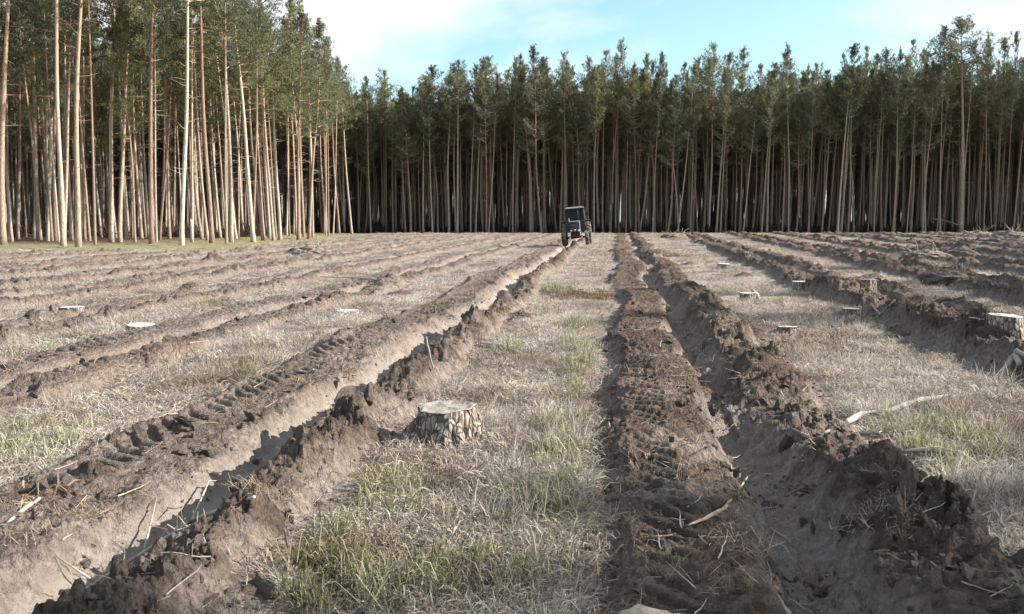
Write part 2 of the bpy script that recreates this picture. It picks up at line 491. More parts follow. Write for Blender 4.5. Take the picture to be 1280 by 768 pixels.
def wood_mat(name, a, b, scale=(30, 3, 3)):
    m = mat(name, a, .85, spec=.2); t = NT(m); p = t.pos()
    n = t.noise(2, 5, .7, t.mapped(p, scale))
    t.color(t.ramp(n, [(.3, a), (.65, b)])); t.bump(n, .6, .01); return m
M['cut'] = wood_mat('weathered_cut_wood', (.34, .31, .27), (.62, .58, .52), (14, 14, 14))
def ring_mat():
    m = mat('stump_cut_rings', (.4, .35, .3), .9, spec=.15); t = NT(m); p = t.pos()
    w = t.new('ShaderNodeTexWave', wave_type='RINGS', rings_direction='Z'); w.inputs['Scale'].default_value = 26; w.inputs['Distortion'].default_value = 2.5; w.inputs['Detail'].default_value = 3
    t.l.new(p, w.inputs['Vector']); n = t.noise(11, 6, .7, p); n3 = t.noise(5, 4, .6, t.mapped(p, (6, 1, 1)))
    c = t.ramp(n, [(.3, (.12, .10, .085)), (.5, (.28, .25, .21)), (.68, (.44, .40, .35))])
    c = t.mix(.40, c, t.ramp(w.outputs['Color'], [(.2, (.15, .12, .095)), (.7, (.38, .34, .29))]))
    c = t.mix(t.ramp(n3, [(.60, 0.0), (.66, .8)]), c, (.07, .055, .045))
    t.color(c); t.bump(n, .8, .02); return m
M['rings'] = ring_mat()
M['twig'] = wood_mat('twig_wood', (.24, .18, .13), (.48, .40, .31), (6, 6, 6))
M['palewood'] = wood_mat('bleached_wood', (.19, .165, .14), (.40, .365, .31), (7, 7, 7))
M['root'] = wood_mat('torn_root_wood', (.12, .085, .06), (.38, .30, .22), (8, 8, 8))

def stump_bark():
    m = mat('stump_bark', (.3, .24, .2), .9, spec=.15); t = NT(m); p = t.pos()
    v = t.new('ShaderNodeTexVoronoi'); v.inputs['Scale'].default_value = 9; v.feature = 'DISTANCE_TO_EDGE'
    t.l.new(t.mapped(p, (2.6, 2.6, 1)), v.inputs['Vector'])
    n = t.noise(26, 5, .7, t.mapped(p, (1, 1, .4)))
    pl = t.ramp(n, [(.35, (.15, .115, .095)), (.5, (.27, .225, .19)), (.64, (.50, .45, .40))])
    t.color(t.mix(t.ramp(v.outputs['Distance'], [(.01, 1.0), (.10, 0.0)]), pl, (.11, .08, .065)))
    t.bump(t.math('ADD', t.ramp(v.outputs['Distance'], [(0, 0.0), (.2, 1.0)]), n), 1, .02)
    return m
M['stumpbark'] = stump_bark()

# ------------------------------------------------------------------ ground sheet
def build_ground():
    th_in = np.radians(np.arange(-41, 41.001, 0.092))
    th_out = np.radians(np.concatenate([np.arange(43, 179, 2.2), np.arange(-179, -42.5, 2.2)]))
    th = np.concatenate([th_in, th_out])
    rr = [0.0, .5, 1.0, 1.6, 2.2]
    r = 2.7
    while r < 126:
        rr.append(r); r *= 1.0058
    while r < 3500:
        rr.append(r); r *= 1.12
    rr = np.array(rr[1:])
    nt, nr = len(th), len(rr)
    RR, TT = np.meshgrid(rr, th, indexing='ij')
    X = (RR * np.sin(TT)).ravel(); Y = (RR * np.cos(TT)).ravel()
    z, bare, sand, dark, moss, forest = terrain(X, Y)
    V = np.stack([X, Y, z], 1)
    i = np.arange(nr - 1)[:, None] * nt; j = np.arange(nt)[None, :]
    a = (i + j).ravel(); b = (i + (j + 1) % nt).ravel()
    F = np.stack([a, b, b + nt, a + nt], 1)
    c = len(V)
    V = np.vstack([V, [[0, 0, gz(0, 0)]]])
    tri = np.stack([np.full(nt, c), (np.arange(nt) + 1) % nt, np.arange(nt)], 1)
    ad = lambda q: np.append(q, 0)
    F = F[:, ::-1]
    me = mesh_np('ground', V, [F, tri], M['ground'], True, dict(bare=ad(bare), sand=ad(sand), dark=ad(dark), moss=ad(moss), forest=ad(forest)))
    o = obj('ground', me); tag(o, kind='structure')
    return o
build_ground()

# ------------------------------------------------------------------ scatter (geometry nodes) for uncountable stuff
def proto_collection(name, meshes):
    c = bpy.data.collections.new(name)
    for k, me in enumerate(meshes):
        c.objects.link(bpy.data.objects.new(f'{name}_variant', me))
    return c

def scatter(name, pts, rots, scales, idx, coll, material=None):
    me = bpy.data.meshes.new(name)
    n = len(pts)
    me.vertices.add(n); me.vertices.foreach_set('co', np.asarray(pts, np.float32).ravel())
    a = me.attributes.new('rot', 'FLOAT_VECTOR', 'POINT'); a.data.foreach_set('vector', np.asarray(rots, np.float32).ravel())
    a = me.attributes.new('scl', 'FLOAT_VECTOR', 'POINT'); a.data.foreach_set('vector', np.asarray(scales, np.float32).ravel())
    a = me.attributes.new('idx', 'INT', 'POINT'); a.data.foreach_set('value', np.asarray(idx, np.int32))
    o = bpy.data.objects.new(name, me); link(o)
    ng = bpy.data.node_groups.new(name + '_scatter', 'GeometryNodeTree')
    ng.interface.new_socket('Geometry', in_out='INPUT', socket_type='NodeSocketGeometry')
    ng.interface.new_socket('Geometry', in_out='OUTPUT', socket_type='NodeSocketGeometry')
    N, L = ng.nodes, ng.links
    gi = N.new('NodeGroupInput'); go = N.new('NodeGroupOutput')
    ip = N.new('GeometryNodeInstanceOnPoints'); ci = N.new('GeometryNodeCollectionInfo')
    ci.inputs['Collection'].default_value = coll
    ci.inputs['Separate Children'].default_value = True
    ci.inputs['Reset Children'].default_value = True
    ip.inputs['Pick Instance'].default_value = True
    def na(nm, dt):
        q = N.new('GeometryNodeInputNamedAttribute'); q.data_type = dt; q.inputs[0].default_value = nm; return q.outputs[0]
    L.new(gi.outputs[0], ip.inputs['Points']); L.new(ci.outputs[0], ip.inputs['Instance'])
    e2r = N.new('FunctionNodeEulerToRotation'); L.new(na('rot', 'FLOAT_VECTOR'), e2r.inputs[0]); L.new(e2r.outputs[0], ip.inputs['Rotation'])
    L.new(na('scl', 'FLOAT_VECTOR'), ip.inputs['Scale'])
    L.new(na('idx', 'INT'), ip.inputs['Instance Index'])
    L.new(ip.outputs[0], go.inputs[0])
    md = o.modifiers.new('scatter', 'NODES'); md.node_group = ng
    tag(o, kind='stuff')
    return o

# ------------------------------------------------------------------ pines
H0 = 21.0
def blades(centers, dirs, lens, widths, bend=0.0, seg=1):
    """one thin triangle (or bent strip) per row"""
    n = len(centers)
    dirs = dirs / (np.linalg.norm(dirs, axis=1, keepdims=True) + 1e-9)
    side = np.cross(dirs, rng.normal(size=(n, 3))); side /= (np.linalg.norm(side, axis=1, keepdims=True) + 1e-9)
    w = side * widths[:, None]
    if seg == 1:
        V = np.stack([centers - w, centers + w, centers + dirs * lens[:, None]], 1).reshape(-1, 3)
        F = np.arange(3 * n).reshape(-1, 3)
        return V, [F]
    g = np.zeros((n, 3)); g[:, 2] = -bend
    mid = centers + dirs * lens[:, None] * .55
    tip = centers + dirs * lens[:, None] + g * lens[:, None]
    V = np.stack([centers - w, centers + w, mid + w * .8, mid - w * .8, tip], 1).reshape(-1, 3)
    b = (np.arange(n) * 5)[:, None]
    return V, [b + np.array([[0, 1, 2, 3]]), b + np.array([[3, 2, 4]])]

def make_pine(v):
    """returns trunk, branchwork, crown meshes of one pine, 21 m tall before scaling"""
    rs = random.Random(100 + v)
    tall = [1.0, .96, 1.02, .9, 1.0, .98, .93, 1.0][v % 8]
    top = H0 * tall
    n = 18
    a1, a2, p1, p2 = rs.uniform(.08, .38), rs.uniform(.03, .14), rs.uniform(0, 6.28), rs.uniform(0, 6.28)
    path, rad = [], []
    r0 = .145
    for i in range(n):
        t = i / (n - 1)
        z = t * top - 0.25 * (1 - t)
        bx = a1 * math.sin(t * 3.1 + p1) - a1 * math.sin(p1) + a2 * (math.sin(t * 9 + p2) - math.sin(p2))
        by = a1 * math.cos(t * 2.7 + p2) - a1 * math.cos(p2)
        path.append(Vector((bx, by, z)))
        rad.append(r0 * (1 - t) ** .75 * (1 + .45 * math.exp(-t * 40)) + .012)
    def on(z):
        t = min(max((z + .25) / (top + .25) * (n - 1), 0), n - 1.001); k = int(t)
        return path[k].lerp(path[k + 1], t - k), rad[k] + (rad[k + 1] - rad[k]) * (t - k)
    tm = MB(); tm.tube(path, rad, 9)
    trunk = tm.mesh('pine_trunk', M['bark'], True)
    bm = MB()
    # dead snags below the crown
    cb = [.66, .70, .60, .64, .44, .52, .48, .56][v] * top
    for _ in range(rs.randint(34, 50)):
        z = (.18 + (1 - rs.random() ** 1.6) * (cb / top + .08 - .18)) * top; p, r = on(z); az = rs.uniform(0, 6.28)
        L = rs.uniform(.25, 1.9) * (0.5 + .7 * z / top); up = rs.uniform(-.15, .35)
        d = Vector((math.cos(az), math.sin(az), up)); q = p + d * L; q.z += rs.uniform(-.1, .15)
        bm.tube([p, p + d * L * .5 + Vector((0, 0, rs.uniform(-.06, .06))), q], [.018, .012, .004], 3, False)
    tufts = []
    z = cb
    while z < top - .2:
        t = (z - cb) / (top - cb)
        prof = (0.6 + 1.9 * math.sin(min(1, t * 1.25 + .18) * math.pi * .80) ** .8) * (1 - t ** 2.6 * .8)
        nb = rs.randint(2, 5)
        a0 = rs.uniform(0, 6.28)
        for k in range(nb):
            if rs.random() < (.5 if t < .25 else .14) and t < .8: continue
            az = a0 + 6.28 * k / nb + rs.uniform(-.5, .5)
            L = prof * rs.uniform(.4, 1.4); up = rs.uniform(.1, .45) + .7 * t ** 2
            p, r = on(z + rs.uniform(-.15, .15))
            d = Vector((math.cos(az), math.sin(az), up)).normalized()
            m = p + d * L * .5 + Vector((0, 0, -.05 * L)); q = p + d * L + Vector((0, 0, .12 * L))
            bm.tube([p, m, q], [.03 + .018 * L * (1 - t), .022, .008], 4, False)
            nt = int(5 + L * 12.5)
            for _ in range(nt):
                s = rs.uniform(.25, 1.08) ** .8
                c = p.lerp(m, s * 2) if s < .5 else m.lerp(q, s * 2 - 1)
                sp = (.12 + .26 * L * (1 - abs(s - .65))) * .5
                c = c + Vector((rs.gauss(0, sp), rs.gauss(0, sp), rs.gauss(.05, sp * .42)))
                tufts.append((c, d))
        z += rs.uniform(.26, .62)
    # leader
    for _ in range(40):
        p, r = on(top - rs.uniform(-.15, 1.2)); tufts.append((p + Vector((rs.gauss(0, .1), rs.gauss(0, .1), 0)), Vector((0, 0, 1))))
    branch = bm.mesh('pine_branchwork', M['dead_wood'])
    C = np.array([t_[0] for t_ in tufts]); D = np.array([t_[1] for t_ in tufts])
    K = 9
    Cc = np.repeat(C, K, 0) + rng.normal(0, .05, (len(C) * K, 3)); Dd = np.repeat(D, K, 0) * .7 + rng.normal(0, .75, (len(C) * K, 3)); Dd[:, 2] += .35
    V, F = blades(Cc, Dd, rng.uniform(.13, .27, len(Cc)), rng.uniform(.014, .028, len(Cc)))
    crown = mesh_np('pine_crown', V, F, M['needles'])
    return trunk, branch, crown, top
NV = 8
PINES = [make_pine(v) for v in range(NV)]
print('pine tris', [len(p[2].polygons) for p in PINES])

def lean_rot(spin, lean_x, lean_y):
    return (Matrix.Rotation(lean_x, 3, 'Y') @ Matrix.Rotation(lean_y, 3, 'X') @ Matrix.Rotation(spin, 3, 'Z')).to_euler()

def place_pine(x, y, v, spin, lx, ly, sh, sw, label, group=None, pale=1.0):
    r = empty('pine_tree', (x, y, gz(x, y) - .05), lean_rot(spin, lx, ly))
    r.scale = (sw, sw, sh)
    tag(r, label, 'pine tree', group)
    tr, br, crn, _ = PINES[v]
    tk = obj('trunk', tr, r); tk.color = (pale, pale, pale, 1); b = obj('branchwork', br, r); tag(b, kind='stuff'); obj('crown', crn, r)  # pale: sunlit brightness of the edge and left wood painted into the trunk colour
    return r

# traced edge pines: base x, base y, x at y_top, y_top, width factor, words
EDGE = [
    (4, 306, 6, 100, 1.6, 'thick rough-barked pine cut by the left border of the picture'),
    (22, 298, 20, 80, 1.15, 'straight pine just right of the thick pine at the left picture border'),
    (43, 299, 33, 0, 1.25, 'pale pine leaning left, third trunk from the left picture border'),
    (50, 300, 48, 0, 1.3, 'straight pale pine, fourth trunk from the left picture border'),
    (60, 300, 59, 0, 1.0, 'narrow shaded pine, fifth trunk from the left picture border'),
    (70, 300, 76, 30, 1.2, 'pale pine tilting right behind the forward pair of thick pines'),
    (79, 308, 76, 0, 1.2, 'left one of the two thick pines standing forward on the mossy edge'),
    (89, 299, 84, 10, 1.15, 'bright thin pine standing between the two thick forward pines'),
    (98, 309, 104, 0, 1.25, 'right one of the two thick pines standing forward on the mossy edge'),
    (106, 300, 108, 60, 1.0, 'slim pine hidden close behind the right thick forward pine'),
    (139, 303, 138, 60, 1.3, 'upright pine whose trunk is crossed by its leaning neighbour'),
    (150, 302, 158, 0, 1.2, 'pale pine leaning right across its upright neighbour, at left'),
    (158, 300, 152, 180, .95, 'short-looking thin pine right of the crossing pair at left'),
    (166, 298, 165, 200, .8, 'very thin straight pine in the gap right of the crossing pair'),
    (177, 298, 167, 90, 1.05, 'pale pine leaning left in the gap before the red-topped pine'),
    (190, 305, 197, 20, 1.25, 'pinkish upright pine standing forward with its base in dry moss'),
    (186, 298, 183, 110, .9, 'slim pine directly left of the pinkish forward pine'),
    (201, 296, 205, 150, .8, 'thin pine directly right of the pinkish forward pine'),
    (212, 299, 204, 70, 1.0, 'pine with a kinked foot leaning left before the dark wood'),
    (217, 297, 213, 150, .9, 'thin pale pine beside the one with a kinked foot'),
    (227, 307, 221, 20, 1.2, 'forward pine left of the short broken trunk'),
    (247, 296, 242, 180, .7, 'very thin pine right of the short broken trunk'),
    (260, 301, 246, 110, .95, 'crooked pale pine with a wavy stem near the broken trunk'),
    (265, 304, 257, 20, 1.25, 'strong pine right of the crooked wavy pine'),
    (271, 297, 272, 160, .8, 'thin upright pine half behind the strong pine'),
    (289, 303, 272, 20, 1.25, 'strong pale pine leaning clearly to the left, at the middle of the left edge'),
    (295, 299, 276, 130, 1.0, 'thinner pine leaning parallel behind the strong left-leaning pine'),
    (304, 296, 291, 140, 1.0, 'lone left-leaning pine in the gap before the dense group'),
    (317, 303, 309, 40, 1.3, 'white-lit pine with many snags, left end of the dense group'),
    (329, 301, 318, 150, 1.1, 'left-leaning pine right beside the white-lit snaggy pine'),
    (334, 294, 328, 160, .8, 'thin bent pine inside the dense group of leaning pines'),
    (342, 301, 318, 90, 1.05, 'most strongly left-leaning pine of the dense group'),
    (345, 296, 336, 90, 1.0, 'pinkish pine at the heart of the dense group'),
    (350, 300, 348, 50, 1.15, 'upright pine with dark foot in the dense group'),
    (358, 294, 355, 100, .95, 'straight pine closing the dense group on the right'),
    (373, 300, 379, 90, 1.05, 'pine leaning right after the dense group'),
    (386, 299, 391, 80, 1.05, 'right-leaning pine near the corner of the wood'),
    (391, 297, 384, 140, .85, 'left-leaning thin pine crossing the one at the corner of the wood'),
    (408, 292, 405, 100, 1.25, 'tall straight pale pine at the corner of the left wood'),
    (424, 292, 417, 140, 1.1, 'outermost pine of the left wood against the dark far stand'),
    (541, 291, 541, 130, 1.2, 'straight pale pine at the front of the far stand, left of centre'),
    (570, 291, 568, 140, 1.0, 'second pale pine at the front of the far stand, left of centre'),
    (604, 291, 603, 130, 1.1, 'pale front pine of the far stand midway to the tractor'),
    (665, 291, 657, 130, 1.35, 'brightest pale pine left of the tractor, leaning slightly left'),
    (679, 291, 681, 105, 1.2, 'straight pine close to the left of the tractor in the far stand'),
    (700, 291, 702, 120, 1.1, 'front pine just behind the left side of the tractor cab'),
    (748, 291, 748, 110, 1.3, 'pale straight front pine just right of the tractor'),
    (779, 291, 774, 110, 1.35, 'pale double-thick pine above the start of the two straight ruts'),
    (799, 291, 815, 165, .9, 'thin pine leaning right above the two straight ruts'),
    (848, 291, 838, 180, .9, 'thin front pine with a pale foot right of the two straight ruts'),
    (886, 291, 888, 75, 1.3, 'tall pine with a spired crown standing above the treetops right of centre'),
    (926, 291, 930, 90, 1.2, 'second tall spired pine right of centre in the far stand'),
    (960, 289, 978, 90, 1.1, 'pale pine leaning gently right left of the strongly leaning one'),
    (996, 288, 1047, 120, 1.0, 'strongly leaning thin pine slanting up to the right across the far stand'),
    (1036, 290, 1042, 100, 1.15, 'upright pine beside the top of the strongly leaning pine'),
    (1100, 290, 1095, 90, 1.15, 'pine with a thin bare upper stem reaching above the crowns at right'),
    (1117, 290, 1122, 100, 1.1, 'pale pine right of the one with a bare upper stem'),
    (1160, 290, 1170, 150, 1.0, 'pale pine with a bent upper stem left of the thick dark pine'),
    (1201, 292, 1208, 50, 2.0, 'thick dark-footed pine, tallest of the far stand at right'),
    (1266, 290, 1274, 150, 1.3, 'pale crooked pine near the right border of the picture'),
]
placed = []
for (bx, by, tx, ty, wf, words_) in EDGE:
    yb = by
    p = at(bx, yb)
    dist = p.y
    # world point of the traced upper pixel, in the upright plane through the base
    vx, vy, vz = tx - 640, FPX * math.cos(PITCH) + (384 - ty) * math.sin(PITCH), (384 - ty) * math.cos(PITCH) - FPX * math.sin(PITCH)
    tt = p.y / vy
    lean = math.atan((vx * tt - p.x) / (CAM_H + vz * tt - p.z))
    if bx < 450:
        hh = random.uniform(20.5, 23.5) - (2.2 if bx > 300 else 0)
    else:
        hh = random.uniform(20.5, 23.8)
    if 880 < bx < 935: hh = 25.2
    if 1190 < bx < 1210: hh = 27.5
    if 540 < bx < 680: hh = 22.5
    v = random.randrange(4 if bx < 300 else NV)
    if bx < 260: hh += 2.2
    place_pine(p.x, p.y, v, random.uniform(0, 6.28), lean, random.uniform(-.01, .01), hh / PINES[v][3], wf * .86 * random.uniform(.97, 1.05), words_, None, 1.35 if bx < 450 else 1.2)  # edge trunks brightened in colour for the sun they catch
    placed.append((p.x, p.y))
placed = np.array(placed)

# the rest of the wood: jittered planting
def poisson(n_try, cond, dmin, existing):
    """simple grid-accelerated dart throwing"""
    cell = dmin; grid = {}
    def key(x, y): return int(math.floor(x / cell)), int(math.floor(y / cell))
    for x, y in existing: grid.setdefault(key(x, y), []).append((x, y))
    out = []
    for _ in range(n_try):
        x, y = cond()
        if x is None: continue
        k = key(x, y); ok = True
        for i in (-1, 0, 1):
            for j in (-1, 0, 1):
                for (a, b) in grid.get((k[0] + i, k[1] + j), ()):
                    if (a - x) ** 2 + (b - y) ** 2 < dmin * dmin: ok = False; break
                if not ok: break
            if not ok: break
        if ok:
            grid.setdefault(k, []).append((x, y)); out.append((x, y))
    return out
def c_left():
    y = random.uniform(62, 118); x = -19.5 - random.uniform(0.2, 55)
    if y < 82 and x > -46 and random.random() < .75 - (y - 62) * .02: return (None, None)
    return (x, y)
def c_far():
    x = random.uniform(-95, 118); y = random.uniform(115.5, 205)
    return (x, y)
left = poisson(4200, c_left, 2.6, placed)
far = poisson(26000, c_far, 1.75, list(map(tuple, placed)) + left)
deep = poisson(9000, lambda: (random.uniform(-150, 200), random.uniform(205, 310)), 2.7, far)
rest = left + far
def in_view(x, y): return abs(math.atan2(x, y)) < R(31)
vis = [q for q in rest if in_view(*q)]
def inside(q):
    return min((-19.5 - q[0]) * 1.1, (q[1] - 62) * .6) + .05 * q[1] if (q[0] < -19.5 and q[1] < 115.5) else (q[1] - 115) * 1.6 + 5
vis.sort(key=inside)
n_obj = 300 - len(EDGE)
chosen = set(vis[:n_obj])
for (x, y) in vis[:n_obj]:
    px = 640 + FPX * x / y
    if px < 432: lb, gp = 'slim pine among look-alike trunks inside the left wood behind its sunlit edge', 'pines inside the left wood'
    elif px < 690: lb, gp = 'slim pine in the crowded dark stand beyond the field, left of the tractor', 'pines of the far stand left of the tractor'
    elif px < 960: lb, gp = 'slim pine in the crowded dark stand beyond the field, above the straight ruts', 'pines of the far stand above the straight ruts'
    else: lb, gp = 'slim pine in the crowded dark stand beyond the field, at the right', 'pines of the far stand at the right'
    v = random.randrange(NV)
    hh = random.uniform(17.6, 24.0) + 1.0 * math.sin(x * .13) * (x > -15)
    if px > 950: hh += 1.6
    if 430 < px < 530: hh -= 2.0
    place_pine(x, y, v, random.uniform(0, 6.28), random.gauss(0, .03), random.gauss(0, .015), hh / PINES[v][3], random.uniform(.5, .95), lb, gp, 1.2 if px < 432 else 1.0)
# trees standing outside the picture on the right and behind: they shade the near ground and parts of the field
def c_right():
    y = random.uniform(-12, 2.1); x = random.uniform(19, 42)
    return (x, y)
right = poisson(2200, c_right, 1.9, [])
right += [(40.5, 2.9), (43.5, 4.4), (45.0, 5.2), (47.0, 4.6), (42, 3.3), (49.5, 5.4)] + [(random.uniform(40.5, 56), random.uniform(2.0, 5.0)) for _ in range(30)]
def c_right2():
    y = random.uniform(9, 62); x = .58 * y + random.uniform(32, 46)
    return (x, y)
right += poisson(34, c_right2, 3.2, right)
mass = [q for q in rest if q not in chosen] + right + deep
print('trees: objects', 300, 'mass', len(mass), 'right', len(right))
joined = []
for v in range(NV):
    # one mesh per variant with its three materials
    vs, fs, ms, off = [], [], [], 0
    me = bpy.data.meshes.new('pine_whole')
    bmx = bmesh.new()
    for k, part in enumerate(PINES[v][:3]):
        n0 = len(bmx.faces)
        bmx.from_mesh(part); bmx.faces.ensure_lookup_table()
        for f in bmx.faces[n0:]: f.material_index = k
    bmx.to_mesh(me); bmx.free()
    me.materials.append(M['bark']); me.materials.append(M['dead_wood']); me.materials.append(M['needles'])
    joined.append(me)
pc = proto_collection('pine_wood', joined)
P, RO, S, I = [], [], [], []
ma = np.array(mass); zz = terrain(ma[:, 0], ma[:, 1])[0]
for (x, y), z in zip(mass, zz):
    v = random.randrange(NV); hh = random.uniform(17.8, 22.9) + 1.0 * math.sin(x * .13) * (x > -15)
    px = 640 + FPX * x / max(y, 1)
    if px > 950: hh += 1.5
    if 430 < px < 530: hh -= 2.0
    w = random.uniform(.6, 1.0)
    e = lean_rot(random.uniform(0, 6.28), random.gauss(0, .02), random.gauss(0, .015))
    P.append((x, y, z - .05)); RO.append(tuple(e)); S.append((w, w, hh / PINES[v][3])); I.append(v)
o = scatter('pine_wood', P, RO, S, I, pc)

# ------------------------------------------------------------------ grass, clods, litter
def tuft_mesh(name, n, spread, lmin, lmax, up, w, material, bend=.25):
    c = np.zeros((n, 3)); a = rng.uniform(0, 6.28, n); r = spread * np.sqrt(rng.uniform(0, 1, n))
    c[:, 0] = r * np.cos(a); c[:, 1] = r * np.sin(a); c[:, 2] = rng.uniform(-.01, .015, n)
    d = rng.normal(0, 1, (n, 3)); d[:, 2] = np.abs(rng.normal(up, up * .4 + .1, n))
    V, F = blades(c, d, rng.uniform(lmin, lmax, n), rng.uniform(.6, 1.3, n) * w, bend, 2)
    return mesh_np(name, V, F, material)
straw_c = proto_collection('dry_grass', [tuft_mesh('dry_grass_tuft', 110, .20, .05, .15, .22 + .12 * k, .0028, M['straw'], .3) for k in range(6)])
tall_c = proto_collection('dry_stalks', [tuft_mesh('dry_stalk_tuft', 34, .09, .12, .34, 2.2, .0022, M['straw'], .12) for k in range(5)])
green_c = proto_collection('green_grass', [tuft_mesh('green_grass_tuft', 60, .09, .10, .34, 1.7, .0034, M['green'], .35) for k in range(6)])
rus_c = proto_collection('russet_litter', [tuft_mesh('russet_tuft', 50, .2, .05, .14, .6, .006, M['russet'], .3) for k in range(4)])

def wedge_points(n, y0, y1, half=0.66, power=1.0):
    """random ground points inside the view wedge, density falling with distance"""
    y = np.exp(rng.uniform(math.log(y0), math.log(y1), n)) if power == 1 else y0 + (y1 - y0) * rng.uniform(0, 1, n) ** power
    x = rng.uniform(-1, 1, n) * (y * half + .8)
    return x, y

def scatter_on(name, coll, nv, x, y, keep, smin, smax, sy=1.0, sink=0.0, tilt=.12):
    z, bare, sand, dark, moss, forest = terrain(x, y)
    k = keep(x, y, z, bare, sand, dark, moss, forest) > rng.uniform(0, 1, len(x))
    x, y, z = x[k], y[k], z[k]; n = len(x)
    far_s = 1 + np.clip((np.hypot(x, y) - 12) / 40, 0, 1.6) * sy
    s = rng.uniform(smin, smax, n) * far_s
    S_ = np.stack([s, s, s / far_s ** .55], 1)
    Rr = np.stack([rng.normal(0, tilt, n), rng.normal(0, tilt, n), rng.uniform(0, 6.28, n)], 1)
    print(name, n)
    return scatter(name, np.stack([x, y, z - sink], 1), Rr, S_, rng.integers(0, nv, n), coll)

M['brush'] = needle_mat('undergrowth_leaves', [(.25, (.06, .045, .035)), (.5, (.11, .08, .055)), (.75, (.17, .135, .09))], .3)
brush_c = proto_collection('undergrowth', [tuft_mesh('undergrowth_bush', 160, .10, .06, .26, 1.1, .0045, M['brush'], .2) for k in range(5)])
xu = np.concatenate([rng.uniform(-100, 115, 3000), rng.uniform(-62, -27, 350)]); yu = np.concatenate([121 + 70 * rng.uniform(0, 1, 3000) ** 1.3, rng.uniform(84, 115, 350)])
zu = terrain(xu, yu)[0]; su = rng.uniform(3.0, 9.0, len(xu))
scatter('undergrowth', np.stack([xu, yu, zu], 1), np.stack([xu * 0, xu * 0, rng.uniform(0, 6.28, len(xu))], 1), np.stack([su, su, su * rng.uniform(.7, 1.3, len(su))], 1), rng.integers(0, 5, len(xu)), brush_c)
# dry matted grass on the strips
xa, ya = wedge_points(26000, 3.2, 18); xb, yb = wedge_points(30000, 18, 112, power=.85)
x = np.concatenate([xa, xb]); y = np.concatenate([ya, yb])
patch = lambda x, y, s, f=.5: fbm(x * f, y * f, s, 3)
scatter_on('dry_grass', straw_c, 6, x, y, lambda x, y, z, b, s, d, m, f: (1 - b) ** 2 * (1 - m) * (1 - f) * sst(-.55, .15, patch(x, y, 201)), .7, 1.25)
x, y = wedge_points(9000, 3.2, 45)
scatter_on('dry_stalks', tall_c, 5, x, y, lambda x, y, z, b, s, d, m, f: (1 - b) ** 2 * (1 - m) * sst(.0, .35, patch(x, y, 211, .7)), .6, 1.15, .4)
# green grass where the photograph shows it
GREEN = [(752, 500, .45), (745, 540, .5), (725, 600, .5), (715, 650, .55), (735, 690, .5), (740, 470, .5), (735, 440, .4), (735, 570, .4), (640, 448, .4), (460, 615, .35), (430, 640, .35), (400, 680, .4), (380, 740, .5),
         (500, 620, .3), (440, 740, .5), (500, 755, .4), (1110, 550, .5), (1220, 560, .5), (60, 570, .45), (15, 570, .4), (90, 560, .3), (300, 478, .3), (320, 400, .6), (560, 735, .4), (620, 750, .3),
         (700, 365, .6), (740, 640, .5), (1150, 575, .5), (30, 445, .7), (720, 410, .5)]
gp = [(*px_flat(a, b), r) for a, b, r in GREEN]
xs, ys = [], []
for (cx, cy, r) in gp:
    n = int((52 if cx > .15 else 15) * r)
    xs.append(rng.normal(cx, r * .36, n)); ys.append(rng.normal(cy, r * .8, n))
xg = np.concatenate(xs); yg = np.concatenate(ys)
x2, y2 = wedge_points(1500, 3.2, 60)
xg = np.concatenate([xg, x2]); yg = np.concatenate([yg, y2])
wgt = lambda x, y, z, b, s, d, m, f: (1 - b) ** 2 * np.concatenate([np.ones(len(x) - 1500), .6 * sst(.1, .4, patch(x2, y2, 231, .4))])
scatter_on('green_grass', green_c, 6, xg, yg, wgt, .55, 1.05, .3)
# reddish litter patches
RUS = [(1000, 425, 1.2), (1060, 410, 1.2), (950, 430, 1.0), (1160, 385, 1.2), (730, 370, .8), (1275, 410, .7), (820, 320, 1.5), (600, 400, .6), (1190, 330, 1.5), (960, 300, 3)]
xs, ys = [], []
for (a, b, r) in RUS:
    cx, cy = px_flat(a, b); n = int(230 * r)
    xs.append(rng.normal(cx, r * .6, n)); ys.append(rng.normal(cy, r * .7, n))
xw, yw = wedge_points(1500, 3.2, 90); xs.append(xw[:600]); ys.append(yw[:600])
scatter_on('russet_litter', rus_c, 4, np.concatenate(xs), np.concatenate(ys), lambda x, y, z, b, s, d, m, f: (1 - b) * .8 + .1, .5, 1.0)

# clods of soil
def clod_mesh(k):
    rs = random.Random(900 + k)
    bm = bmesh.new()
    for _ in range(16):
        d = Vector((rs.gauss(0, 1), rs.gauss(0, 1), rs.gauss(0, .8))).normalized() * rs.uniform(.75, 1.15)
        bm.verts.new((d.x * 1.1, d.y * .85, d.z * .6))
    bmesh.ops.convex_hull(bm, input=list(bm.verts))
    bmesh.ops.delete(bm, geom=[v for v in bm.verts if not v.link_faces], context='VERTS')
    bmesh.ops.subdivide_edges(bm, edges=list(bm.edges), cuts=2, use_grid_fill=True)
    co = np.array([v.co[:] for v in bm.verts])
    n = fbm(co[:, 0] * 2.6 + k * 7, co[:, 1] * 2.6 + co[:, 2] * 2.3, 300 + k, 3, .6, True)
    for v, a in zip(bm.verts, n): v.co *= 1 + .28 * a
    me = bpy.data.meshes.new('soil_clod'); bm.to_mesh(me); bm.free(); me.materials.append(M['clod']); return me
clod_c = proto_collection('soil_clods', [clod_mesh(k) for k in range(7)])
x, y = wedge_points(42000, 3.2, 40)
z_, b_, s_, d_, m_, f_ = terrain(x, y)
keep = rng.uniform(0, 1, len(x)) < b_ * (1 - .8 * s_) * sst(-.25, .3, fbm(x * .9, y * .9, 401, 2)) * .75
x, y, z_ = x[keep], y[keep], z_[keep]
